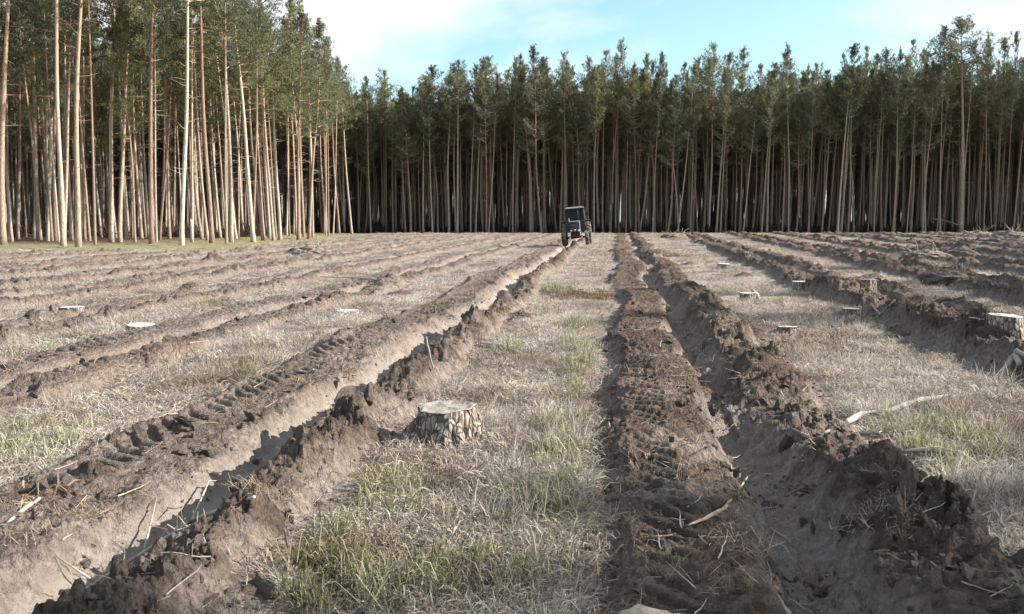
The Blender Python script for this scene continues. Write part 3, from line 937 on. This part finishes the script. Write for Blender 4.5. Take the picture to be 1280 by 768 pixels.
n = len(x); s = np.exp(rng.normal(-4.95, .65, n)); s = np.clip(s, .003, .045) * (1 + np.clip(y / 30, 0, 1.2))
print('clods', n)
scatter('soil_clods', np.stack([x, y, z_ + s * .05], 1), rng.uniform(0, 6.28, (n, 3)) * np.array([.15, .15, 1]), np.stack([s, s * rng.uniform(.7, 1.2, n), s], 1), rng.integers(0, 7, n), clod_c)
# big broken clods, near
x, y = wedge_points(1500, 3.2, 22)
z_, b_, s_, d_, m_, f_ = terrain(x, y)
keep = rng.uniform(0, 1, len(x)) < d_ * .8 + (np.abs(x - .114 * y - .98) < .5) * .25
uu = (x - .114 * y) / (1 + .0088 * y); keep &= ~((uu > 0) & (uu < .75) & (rng.uniform(0, 1, len(x)) < .75))
x, y, z_ = x[keep], y[keep], z_[keep]; n = len(x); s = np.clip(np.exp(rng.normal(-3.15, .4, n)), .02, .085)
scatter('broken_sods', np.stack([x, y, z_ + s * .05], 1), rng.uniform(0, 6.28, (n, 3)) * np.array([.5, .5, 1]), np.stack([s * 1.2, s * rng.uniform(.7, 1.2, n), s * rng.uniform(.5, 1, n)], 1), rng.integers(0, 7, n), clod_c)
# larger clods thrown beside the far furrows
x, y = wedge_points(9000, 20, 110, power=.9)
z_, b_, s_, d_, m_, f_ = terrain(x, y)
keep = rng.uniform(0, 1, len(x)) < b_ * (1 - s_) * sst(-.1, .35, fbm(x * .4, y * .4, 402, 2)) * .7
x, y, z_ = x[keep], y[keep], z_[keep]; n = len(x); s = np.clip(np.exp(rng.normal(-3.0, .45, n)), .02, .13)
scatter('far_soil_clods', np.stack([x, y, z_ - s * .1], 1), rng.uniform(0, 6.28, (n, 3)) * np.array([.15, .15, 1]), np.stack([s, s, s], 1), rng.integers(0, 7, n), clod_c)

# twigs and torn roots in the soil
def twig_mesh(k, material):
    b = MB(); rs = random.Random(500 + k); pts = [Vector((0, 0, 0))]; d = Vector((1, 0, .05))
    for i in range(5):
        d = (d + Vector((0, rs.uniform(-.35, .35), rs.uniform(-.12, .15)))).normalized(); pts.append(pts[-1] + d * .2)
    b.tube(pts, [.022, .02, .017, .013, .009, .004], 5)
    if k % 2: b.tube([pts[2], pts[2] + Vector((.1, .12, .04)), pts[2] + Vector((.25, .2, .02))], [.012, .009, .003], 4)
    return b.mesh('twig', material)
twig_c = proto_collection('twig_litter', [twig_mesh(k, M['root'] if k < 2 else (M['twig'] if k < 5 else M['palewood'])) for k in range(6)])
x, y = wedge_points(2200, 3.2, 90)
z_ = terrain(x, y)
n = len(x); s = rng.uniform(.03, .2, n) * (1 + np.clip(y / 35, 0, 2.5))
scatter('twig_litter', np.stack([x, y, z_[0] + .01], 1), np.stack([rng.normal(0, .2, n), rng.normal(0, .2, n), rng.uniform(0, 6.28, n)], 1), np.stack([s, s, s], 1), rng.integers(0, 6, n), twig_c)
root_c = proto_collection('root_fibres', [tuft_mesh('root_fibre', 26, .12, .06, .24, .7, .0022, M['root'], .5) for k in range(4)])
x, y = wedge_points(3600, 3.2, 30)
scatter_on('root_fibres', root_c, 4, x, y, lambda x, y, z, b, s, d, m, f: b * (1 - s) * sst(-.1, .3, patch(x, y, 251, .8)) * .8, .4, 1.0, .5)

# ------------------------------------------------------------------ stumps
def stump(px, py, r, h, label, seed, roots=4, detail=48, rot=0.0, lift_=0.0):
    p = at(px, py, lift_)
    rs = random.Random(seed)
    if lift_: p = Vector((*px_flat(px, py, p.z), p.z))
    e = empty('tree_stump', (p.x, p.y, p.z), (rs.uniform(-.03, .03), rs.uniform(-.03, .03), rot)); tag(e, label, 'tree stump')
    n = detail; rows = 14 if detail > 30 else 6
    ra = [rs.uniform(0, 6.28) for _ in range(roots)]
    if seed == 1: ra = [-.35, 2.2, 3.6, -1.5]
    V = []; pl = []; low = -.12 if detail > 30 else -.35
    for k in range(n):
        pl.append(rs.uniform(-1, 1))
    for i in range(rows):
        t = i / (rows - 1)
        for k in range(n):
            th = 2 * math.pi * k / n
            rr = r * (1 + .06 * math.sin(3 * th + seed) + .04 * math.sin(7 * th))
            fl = sum(math.exp(-(((th - a + math.pi) % (2 * math.pi) - math.pi) / .33) ** 2) for a in ra)
            rr *= 1 + (.16 + .95 * fl) * (1 - t) ** 1.6
            rr *= 1 + .05 * pl[(k + (i // 3) * 5) % n] + .025 * rs.uniform(-1, 1)
            top_z = h * (1 + .06 * math.sin(th + seed) + .015 * pl[k])
            V.append((rr * math.cos(th), rr * math.sin(th), low + (top_z - low) * t))
    F = [(i * n + k, i * n + (k + 1) % n, (i + 1) * n + (k + 1) % n, (i + 1) * n + k) for i in range(rows - 1) for k in range(n)]
    me = mesh_np('bark', V, [np.array(F)], M['stumpbark']); obj('bark', me, e)
    # cut face: two levels with a saw step
    q = MB(); base = (rows - 1) * n
    rim = [Vector((V[base + k][0], V[base + k][1], V[base + k][2])) for k in range(n)]
    rim = [(rim[k - 1] + rim[k] * 2 + rim[(k + 1) % n]) / 4 for k in range(n)]
    rim = [Vector((q_.x * 1.0, q_.y * 1.0, q_.z + .003)) for q_ in rim]
    m1 = [Vector((v.x * .93, v.y * .93, v.z + .004)) for v in rim]
    lift = lambda q_: h + .07 * q_.x + .006 * math.sin(q_.x * 40 + q_.y * 25)
    crk = [rs.uniform(-1, 1) for _ in range(n)]
    ring = lambda q_: [Vector((v.x * q_, v.y * q_, lift(v * q_) + .002 * crk[k] * q_)) for k, v in enumerate(rim)]
    m2 = ring(.72); m3 = ring(.4)
    vs = rim + m1 + m2 + m3 + [Vector((0, 0, lift(Vector((0, 0, 0)))))]
    fs = []
    for k in range(n):
        k2 = (k + 1) % n
        fs += [(k, k2, n + k2, n + k), (n + k, n + k2, 2 * n + k2, 2 * n + k), (2 * n + k, 2 * n + k2, 3 * n + k2, 3 * n + k), (3 * n + k, 3 * n + k2, 4 * n)]
    q.add(vs, fs)
    obj('cut_face', q.mesh('cut_face', M['rings' if detail > 30 else 'cut']), e)
    if detail > 30:
        for a, ln in ((-.25, .24), (-1.15, .13), (.7, .2), (2.9, .16)):
            c_, s_ = math.cos(a), math.sin(a)
            b = MB(); b.tube([(r * .80 * c_, r * .80 * s_, h * .62), (r * 1.12 * c_, r * 1.12 * s_, h * .30), ((r + ln * .55) * c_, (r + ln * .55) * s_, h * .10), ((r + ln) * c_, (r + ln) * s_, -.05)], [.05, .058, .045, .02], 10, jit=.16)
            obj('root', b.mesh('root', M['stumpbark'], True), e)
        # bark plates standing proud, each a loose flake
        plate = MB(); plate.box((0, 0, 0), (1, .12, 1), taper=.8); pm = plate.mesh('bark_plate', M['stumpbark'])
        pieces = 0
        for i in range(5):
            for k in range(0, n, 2):
                if rs.random() < .5: continue
                row = min(rows - 2, 1 + i * 2 + rs.randint(0, 1)); a = Vector(V[row * n + k]); th = math.atan2(a.y, a.x)
                o_ = bpy.data.objects.new('bark_plate', pm); o_.location = a + Vector((a.x, a.y, 0)).normalized() * .002
                slope = .35 * (1 - row / rows)
                o_.rotation_euler = (slope * -1 + rs.uniform(-.12, .12), rs.uniform(-.3, .3), th + math.pi / 2 + math.pi)
                o_.scale = (rs.uniform(.010, .03), .07, rs.uniform(.025, .075)); link(o_, e); pieces += 1
    return e
stump(558, 551, .215, .255, 'large near pine stump with flaking pale bark on the grass strip', 1, 4, 48, 0)
stump(934, 376, .17, .16, 'low white-topped stump with a split slab beside it, right of the straight ruts', 2, 2, 24)
stump(984, 419, .14, .12, 'dark low stump with one bright sunlit edge among reddish litter', 3, 2, 24)
stump(1083, 359, .19, .16, 'small bright stump with a white side near a furrow at the right', 4, 2, 24, 0, .16)
stump(1256, 413, .19, .18, 'wide white-rimmed stump near the right border beside a dark furrow', 5, 2, 24, 0, .2)
stump(176, 412, .20, .07, 'flat pale stump barely rising from dry grass at the left', 6, 2, 24)
stump(434, 394, .20, .08, 'flat pale stump lying beside turned soil left of the tractor furrow', 7, 2, 24)
stump(1001, 359, .22, .13, 'flat bright-topped stump on a far furrow bank right of the ruts', 8, 2, 24)
stump(91, 390, .2, .08, 'pale worn stump in the second grass strip at far left', 9, 2, 24)
stump(1064, 394, .15, .12, 'small grey stump on the furrow bank just above the reddish litter', 10, 2, 24)
stump(905, 336, .2, .16, 'weathered stump on rough turned soil right of the ruts in mid field', 12, 2, 24)
stump(770, 735, .0001, .0001, 'x', 13, 2, 24) if False else None

def stick(name, pts_px, rad, label, cat, material, lift=.03, extra=(), jit=.12, sides=8):
    """a branch laid through ground points given in photo pixels (x, y, lift)"""
    W = [at(a, b) + Vector((0, 0, l)) for a, b, l in pts_px]
    o0 = W[0].copy()
    fine = []
    for i in range(len(W) - 1):
        for s in range(4): fine.append(W[i].lerp(W[i + 1], s / 4) + Vector((random.uniform(-1, 1), random.uniform(-1, 1), random.uniform(-.5, .5))) * rad[0] * .35)
    fine.append(W[-1])
    rr = [np.interp(i / (len(fine) - 1), np.linspace(0, 1, len(rad)), rad) for i in range(len(fine))]
    e = empty(name, o0) if extra else None
    b = MB(); b.tube([p - o0 for p in fine], rr, sides, jit=jit)
    me = b.mesh(name if not extra else 'stem', material, True)
    if not extra:
        o = obj(name, me, None, o0); tag(o, label, cat); return o
    obj('stem', me, e); tag(e, label, cat)
    for ex in extra:
        Wx = [at(a, c) + Vector((0, 0, l)) - o0 for a, c, l in ex[0]]
        b = MB(); b.tube(Wx, ex[1], sides, jit=jit); obj('side_branch', b.mesh('side_branch', material, True), e)
    return e
stick('forked_branch', [(1249, 484, .03), (1256, 472, .10), (1268, 466, .16), (1274, 463, .18)], [.022, .03, .034, .03], 'bleached forked branch sticking out of the bank at the right border', 'branch', M['palewood'],
      extra=[([(1268, 468, .16), (1285, 472, .13), (1300, 474, .1)], [.03, .026, .02])])
stick('bark_strip', [(1030, 545, .05), (1075, 527, .06), (1110, 522, .06), (1150, 510, .07), (1183, 503, .06)], [.012, .024, .018, .022, .014], 'long pale bark-stripped branch lying across the grass strip at right', 'branch', M['palewood'], jit=.35)
stick('fallen_log', [(768, 782, .0), (800, 778, .02), (840, 778, .02), (882, 786, .0)], [.03, .045, .042, .03], 'grey log at the bottom border between grass and tyre-marked soil', 'log', M['twig'], sides=10)
stick('dead_branch', [(90, 752, .02), (180, 700, .05), (240, 662, .06), (318, 632, .05)], [.006, .010, .013, .009], 'long thin dead branch bridging the sandy furrow at lower left', 'branch', M['palewood'],
      extra=[([(180, 700, .05), (196, 640, .05)], [.008, .003]), ([(240, 662, .06), (262, 625, .12), (300, 618, .1)], [.008, .005, .002]), ([(120, 735, .03), (70, 700, .02)], [.007, .003])])
stick('short_stick', [(8, 652, .02), (30, 645, .04), (50, 634, .05)], [.008, .012, .010], 'short pale stick on the tyre-marked bank at the left border', 'stick', M['palewood'])
stick('upright_stick', [(541, 462, .01), (537, 459, .14), (533, 457, .26)], [.010, .009, .007], 'short pale stick poking up beside the sandy furrow behind the large stump', 'stick', M['palewood'])
stick('slanting_stick', [(372, 468, .02), (385, 470, .06), (392, 472, .1)], [.012, .012, .008], 'dark stick on the furrow edge left of the sandy furrow', 'stick', M['twig'])
stick('bare_branch', [(400, 349, .06), (450, 350, .08), (498, 360, .05)], [.012, .02, .012], 'thin pale branch lying over a reddish soil heap in mid field left', 'branch', M['palewood'])
stick('curved_root', [(935, 600, .03), (905, 650, .06), (880, 660, .05), (860, 668, .03)], [.006, .011, .010, .005], 'thin curved root across the tyre-marked bank at bottom right', 'root', M['root'])
stick('bark_slab', [(1130, 574, .06), (1165, 577, .09), (1200, 582, .08), (1222, 590, .05)], [.008, .02, .024, .01], 'pale flaked bark slab on top of the dark bank at right', 'bark slab', M['twig'], jit=.4)
stick('loose_branch', [(1118, 398, .08), (1100, 402, .12), (1090, 390, .2)], [.02, .016, .010], 'small pale broken branch on the furrow bank at right of the litter', 'branch', M['palewood'])
stick('split_slab', [(940, 371, .14), (946, 374, .08), (951, 379, .02)], [.03, .05, .03], 'bright split slab leaning beside the low white-topped stump', 'wood slab', M['palewood'])
stick('pale_stick', [(886, 401, .02), (895, 402, .03)], [.018, .02], 'tiny white wood piece on the grass strip right of the ruts', 'wood piece', M['palewood'])
stick('root_snag', [(1204, 289, .5), (1216, 283, 1.0), (1218, 281, 1.4)], [.07, .06, .03], 'torn pale root sticking up at the foot of the thick dark pine', 'root', M['palewood'])
stick('leaning_snag', [(1165, 291, 1.9), (1180, 291, 1.55), (1200, 291, 1.0)], [.07, .09, .11], 'thin broken trunk leaning against the thick dark pine at right', 'fallen trunk', M['palewood'])
stick('long_branch', [(600, 432, .03), (612, 434, .05), (635, 436, .04)], [.012, .02, .012], 'short white branch on the soil heap beside green grass behind the large stump', 'branch', M['palewood'])
stick('grass_branch', [(420, 684, .02), (515, 682, .03), (560, 680, .03), (622, 664, .03)], [.007, .012, .010, .014], 'thin grey branch lying in the dry grass below the large stump', 'branch', M['twig'], jit=.3)
stick('furrow_root', [(1196, 310, .05), (1205, 318, .25), (1215, 323, .3), (1232, 326, .1)], [.04, .06, .06, .04], 'bent pale root crossing dark soil in the far right field', 'root', M['palewood'])

# short broken trunk at the left wood
p = at(240, 303); b = MB(); b.tube([(0, 0, -.1), (.01, 0, .5), (0, .01, 1.1), (.0, 0, 1.62)], [.15, .13, .12, .10], 10, jit=.08)
e = empty('broken_trunk', p); tag(e, 'short broken pale trunk standing alone at the left forest edge', 'broken trunk')
obj('trunk', b.mesh('trunk', M['palewood'], True), e)
b = MB()
for k in range(7):
    a = k * .9; b.tube([(.06 * math.cos(a), .06 * math.sin(a), 1.55), (.07 * math.cos(a), .07 * math.sin(a), 1.66 + .06 * (k % 3))], [.035, .008], 4)
obj('splintered_top', b.mesh('splintered_top', M['cut']), e)

# upturned root plates in the far right field
def root_plate(px, py, size, label, seed):
    p = at(px, py); rs = random.Random(seed); e = empty('upturned_root', p); tag(e, label, 'upturned stump')
    bm = bmesh.new(); bmesh.ops.create_icosphere(bm, subdivisions=4, radius=1)
    co = np.array([v.co[:] for v in bm.verts]); nn = fbm(co[:, 0] * 1.4 + seed, co[:, 1] * 1.4 + co[:, 2], 600 + seed, 4, .6, True)
    for v, a in zip(bm.verts, nn): v.co *= 1 + .4 * a; v.co = Vector((v.co.x * size * 1.2, v.co.y * size * .6, v.co.z * size * .42 + size * .1))
    me = bpy.data.meshes.new('soil_ball'); bm.to_mesh(me); bm.free(); me.materials.append(M['clod']); obj('soil_ball', me, e)
    for k in range(9):
        b = MB(); q = [Vector((rs.uniform(-.8, .8) * size, 0, size * .3))]; d = Vector((rs.uniform(-1, 1), rs.uniform(-.6, .3), rs.uniform(.2, 1.2))).normalized()
        for s in range(4):
            d = (d + Vector((rs.uniform(-.5, .5), rs.uniform(-.4, .4), rs.uniform(-.4, .3)))).normalized(); q.append(q[-1] + d * size * rs.uniform(.15, .35))
        b.tube(q, [.05 * size, .04 * size, .03 * size, .02 * size, .008 * size], 6, jit=.2)
        obj('root', b.mesh('root', M['palewood'] if k % 2 else M['root'], True), e)
    return e
root_plate(1158, 322, .75, 'upturned stump with torn roots on the dark ridge at right mid field', 1)
root_plate(1222, 297, 1.1, 'tangle of torn roots before the thick dark pine at far right', 2)
root_plate(1262, 298, 1.2, 'root heap at the far right border before the wood', 3)
root_plate(843, 299, .9, 'rough root clump at the far end of the rut right of the tractor', 4)
root_plate(384, 315, .7, 'dark root clump in the far left field before the wood corner', 5)
root_plate(1185, 356, .5, 'low root clump on a dark ridge at the right, below the upturned stump', 6)

# ------------------------------------------------------------------ tractor
M['blue'] = mat('tractor_blue_paint', (.02, .045, .12), .45, spec=.5)
t = NT(M['blue']); t.color(t.ramp(t.noise(4, 5, .7, t.pos()), [(.35, (.007, .013, .03)), (.7, (.028, .03, .036))]))
M['black'] = mat('tractor_black_parts', (.02, .02, .022), .6)
M['tyre'] = mat('tyre_rubber', (.03, .028, .026), .9)
t = NT(M['tyre']); t.color(t.ramp(t.noise(5, 5, .7, t.pos()), [(.42, (.03, .028, .026)), (.62, (.26, .21, .16))]))
M['white'] = mat('tractor_white_trim', (.6, .6, .58), .5, spec=.4)
M['red'] = mat('tractor_red_beam', (.12, .025, .02), .6)
M['grey'] = mat('tractor_grey_metal', (.25, .24, .23), .55)
M['glass'] = mat('cab_glass', (.16, .18, .20), .08, spec=.6)
gb = M['glass'].node_tree.nodes['Principled BSDF']; gb.inputs['Transmission Weight'].default_value = .85; gb.inputs['IOR'].default_value = 1.05
M['lamp'] = mat('headlight_glass', (.38, .38, .36), .2, spec=.8)

tp = at(721.5, 306.5)
T = empty('tractor', (tp.x, tp.y, tp.z + .02), (0, R(-5.0), R(-6)))
T.scale = (.93, .93, .90)
tag(T, 'dark blue tractor with a black cab working its way down the furrow', 'tractor')
def rbox(name, parts, m, parent=T, bev=.03, seg=2):
    b = MB()
    for c in parts: b.box(*c)
    me = b.mesh(name, m)
    bm = bmesh.new(); bm.from_mesh(me); bmesh.ops.bevel(bm, geom=list(bm.edges), offset=bev, segments=seg, affect='EDGES', clamp_overlap=True); bm.to_mesh(me); bm.free()
    return obj(name, me, parent)
# y axis: front of the tractor is towards -Y (the camera)
rbox('hood', [((0, -1.25, 1.22), (.66, 1.75, .72), None, .92)], M['blue'], bev=.06, seg=3)
rbox('engine_block', [((0, -1.1, .72), (.50, 1.9, .40))], M['black'])
grille = rbox('grille', [((0, -2.14, 1.18), (.58, .05, .62))], M['black'], bev=.015)
for k in range(7):
    rbox('grille_bar', [((0, -2.175, .92 + k * .085), (.50, .02, .018))], M['grey'], grille, .004, 1)
rbox('grille_frame', [((.33, -2.16, 1.17), (.045, .07, .84)), ((0, -2.16, 1.62), (.70, .07, .05)), ((-.33, -2.16, 1.72), (.04, .07, .25))], M['white'], bev=.008)
for sx in (-.24, 0.0, .24):
    b = MB(); b.lathe([(-.05, 0.0), (-.05, .055), (-.01, .075), (.04, .06)], 16, 'Y', (sx, -2.19, 1.0 if sx else 1.03)); obj('headlight', b.mesh('headlight', M['lamp'], True), T)
rbox('front_weight', [((0, -2.25, .72), (.62, .30, .24))], M['black'])
rbox('bumper_beam', [((0.05, -2.43, .62), (.9, .07, .08)), ((.0, -2.43, .50), (.55, .06, .05))], M['red'], bev=.01)
rbox('towing_bracket', [((-.34, -2.36, .55), (.09, .20, .42)), ((.42, -2.36, .62), (.08, .20, .22))], M['white'], bev=.015)
b = MB(); b.tube([(-.75, -1.75, .52), (0, -1.75, .60), (.75, -1.75, .52)], [.06, .09, .06], 10); obj('front_axle', b.mesh('front_axle', M['black'], True), T)
b = MB(); b.tube([(.22, -1.1, 1.5), (.22, -1.1, 2.25), (.22, -1.03, 2.36)], [.035, .035, .032], 10); obj('exhaust_pipe', b.mesh('exhaust_pipe', M['black'], True), T)
# cab: posts, sills, roof, panes
def bar(a, b_, w=.035): return (Vector(a), Vector(b_), w)
posts = [bar((-.64, -.42, 1.25), (-.58, -.32, 2.46)), bar((.64, -.42, 1.25), (.58, -.32, 2.46)), bar((-.66, .75, 1.25), (-.60, .70, 2.46)), bar((.66, .75, 1.25), (.60, .70, 2.46))]
for a, c, w in posts:
    b = MB(); b.tube([a, c], w, 6); obj('cab_post', b.mesh('cab_post', M['black']), T)
rbox('cab_base', [((0, .15, 1.12), (1.34, 1.2, .42))], M['blue'], bev=.04)
rbox('cab_sill', [((-.50, -.42, 1.52), (.30, .05, .46)), ((.50, -.42, 1.52), (.30, .05, .46)), ((0, -.36, 2.44), (1.2, .06, .07))], M['blue'], bev=.015)
rf = MB(); rf.box((0, .18, 2.53), (1.34, 1.32, .15), None, .84)
me = rf.mesh('roof', M['grey']); bm = bmesh.new(); bm.from_mesh(me); bmesh.ops.bevel(bm, geom=list(bm.edges), offset=.05, segments=3, affect='EDGES'); bm.to_mesh(me); bm.free(); obj('roof', me, T)
rbox('roof_visor', [((0, -.50, 2.47), (1.30, .10, .07))], M['black'], bev=.02)
for nm, c, d, r_ in (('windscreen', (0, -.385, 2.05), (1.12, .012, .80), (-.08, 0, 0)), ('rear_window', (0, .735, 2.0), (1.14, .012, .80), (.05, 0, 0)),
                     ('side_window', (-.625, .16, 2.0), (.012, 1.02, .80), (0, .05, 0)), ('side_window', (.625, .16, 2.0), (.012, 1.02, .80), (0, -.05, 0))):
    b = MB(); b.box(c, d, r_); obj(nm, b.mesh(nm, M['glass']), T)
rbox('seat', [((0, .45, 1.5), (.48, .46, .12)), ((0, .66, 1.8), (.46, .10, .52))], M['black'], bev=.04)
b = MB()
for k in range(20):
    a0_, a1_ = 2 * math.pi * k / 20, 2 * math.pi * (k + 1) / 20
    b.tube([(.0 + .19 * math.cos(a0_), .02 + .09 * math.sin(a0_), 1.82 + .17 * math.sin(a0_)), (.19 * math.cos(a1_), .02 + .09 * math.sin(a1_), 1.82 + .17 * math.sin(a1_))], .016, 5, False)
b.tube([(0, -.15, 1.45), (0, .02, 1.82)], .02, 6)
obj('steering_wheel', b.mesh('steering_wheel', M['grey']), T)
for sx in (-1, 1):
    rbox('mirror', [((sx * .80, -.45, 2.05), (.14, .03, .22))], M['black'], bev=.01)
    b = MB()
    pr = [Vector((sx * .79, .45 + .86 * math.cos(a), .80 + .86 * math.sin(a))) for a in np.linspace(.35, 1.95, 10)]
    vs = []
    for q in pr: vs += [q + Vector((-.19, 0, 0)), q + Vector((.19, 0, 0)), q + Vector((.19, 0, 0)) + (q - Vector((q.x, .45, .8))).normalized() * .03, q + Vector((-.19, 0, 0)) + (q - Vector((q.x, .45, .8))).normalized() * .03]
    fs = [(4 * i + a, 4 * i + (a + 1) % 4, 4 * i + 4 + (a + 1) % 4, 4 * i + 4 + a) for i in range(9) for a in range(4)] + [(3, 2, 1, 0), (36, 37, 38, 39)]
    b.add(vs, fs); obj('fender', b.mesh('fender', M['black'], False), T)
def wheel(name, c, rad, w, lugs, side):
    e = MB(); hw = w / 2
    e.lathe([(-hw * .8, rad * .60), (-hw, rad * .75), (-hw * .95, rad * .90), (-hw * .6, rad * .955), (0, rad * .965), (hw * .6, rad * .955), (hw * .95, rad * .90), (hw, rad * .75), (hw * .8, rad * .60)], 40, 'X')
    for k in range(lugs):
        for s in (-1, 1):
            a = 2 * math.pi * (k + (.5 if s > 0 else 0)) / lugs
            m = Matrix.Rotation(a, 3, 'X')
            vs = []
            for x_, da in ((.02, 0.0), (hw * .98, .22)):
                for rr in (.94, 1.0):
                    for dd in (-.035, .035):
                        ang = da + dd / rad
                        v_ = Vector((s * x_, rad * rr * math.sin(ang) * -1, rad * rr * math.cos(ang) * (1 if x_ < .1 else .965)))
                        vs.append(m @ v_)
            e.add(vs, [(0, 1, 3, 2), (4, 6, 7, 5), (0, 2, 6, 4), (1, 5, 7, 3), (2, 3, 7, 6), (0, 4, 5, 1)])
    wo = bpy.data.objects.new(name, e.mesh('tyre', M['tyre'])); wo.location = c; link(wo, T)
    r_ = MB(); r_.lathe([(side * hw * .75, rad * .61), (side * hw * .6, rad * .56), (side * hw * .2, rad * .5), (side * hw * .15, rad * .2), (side * hw * .45, rad * .17), (side * hw * .45, 0.001)], 24, 'X')
    obj('rim', r_.mesh('rim', M['white' if rad < .6 else 'grey'], True), wo)
wheel('rear_wheel', (-.80, .45, .78), .80, .40, 20, -1); wheel('rear_wheel', (.80, .45, .78), .80, .40, 20, 1)
wheel('front_wheel', (-.72, -1.75, .47), .48, .24, 16, -1); wheel('front_wheel', (.72, -1.75, .47), .48, .24, 16, 1)
print('done')
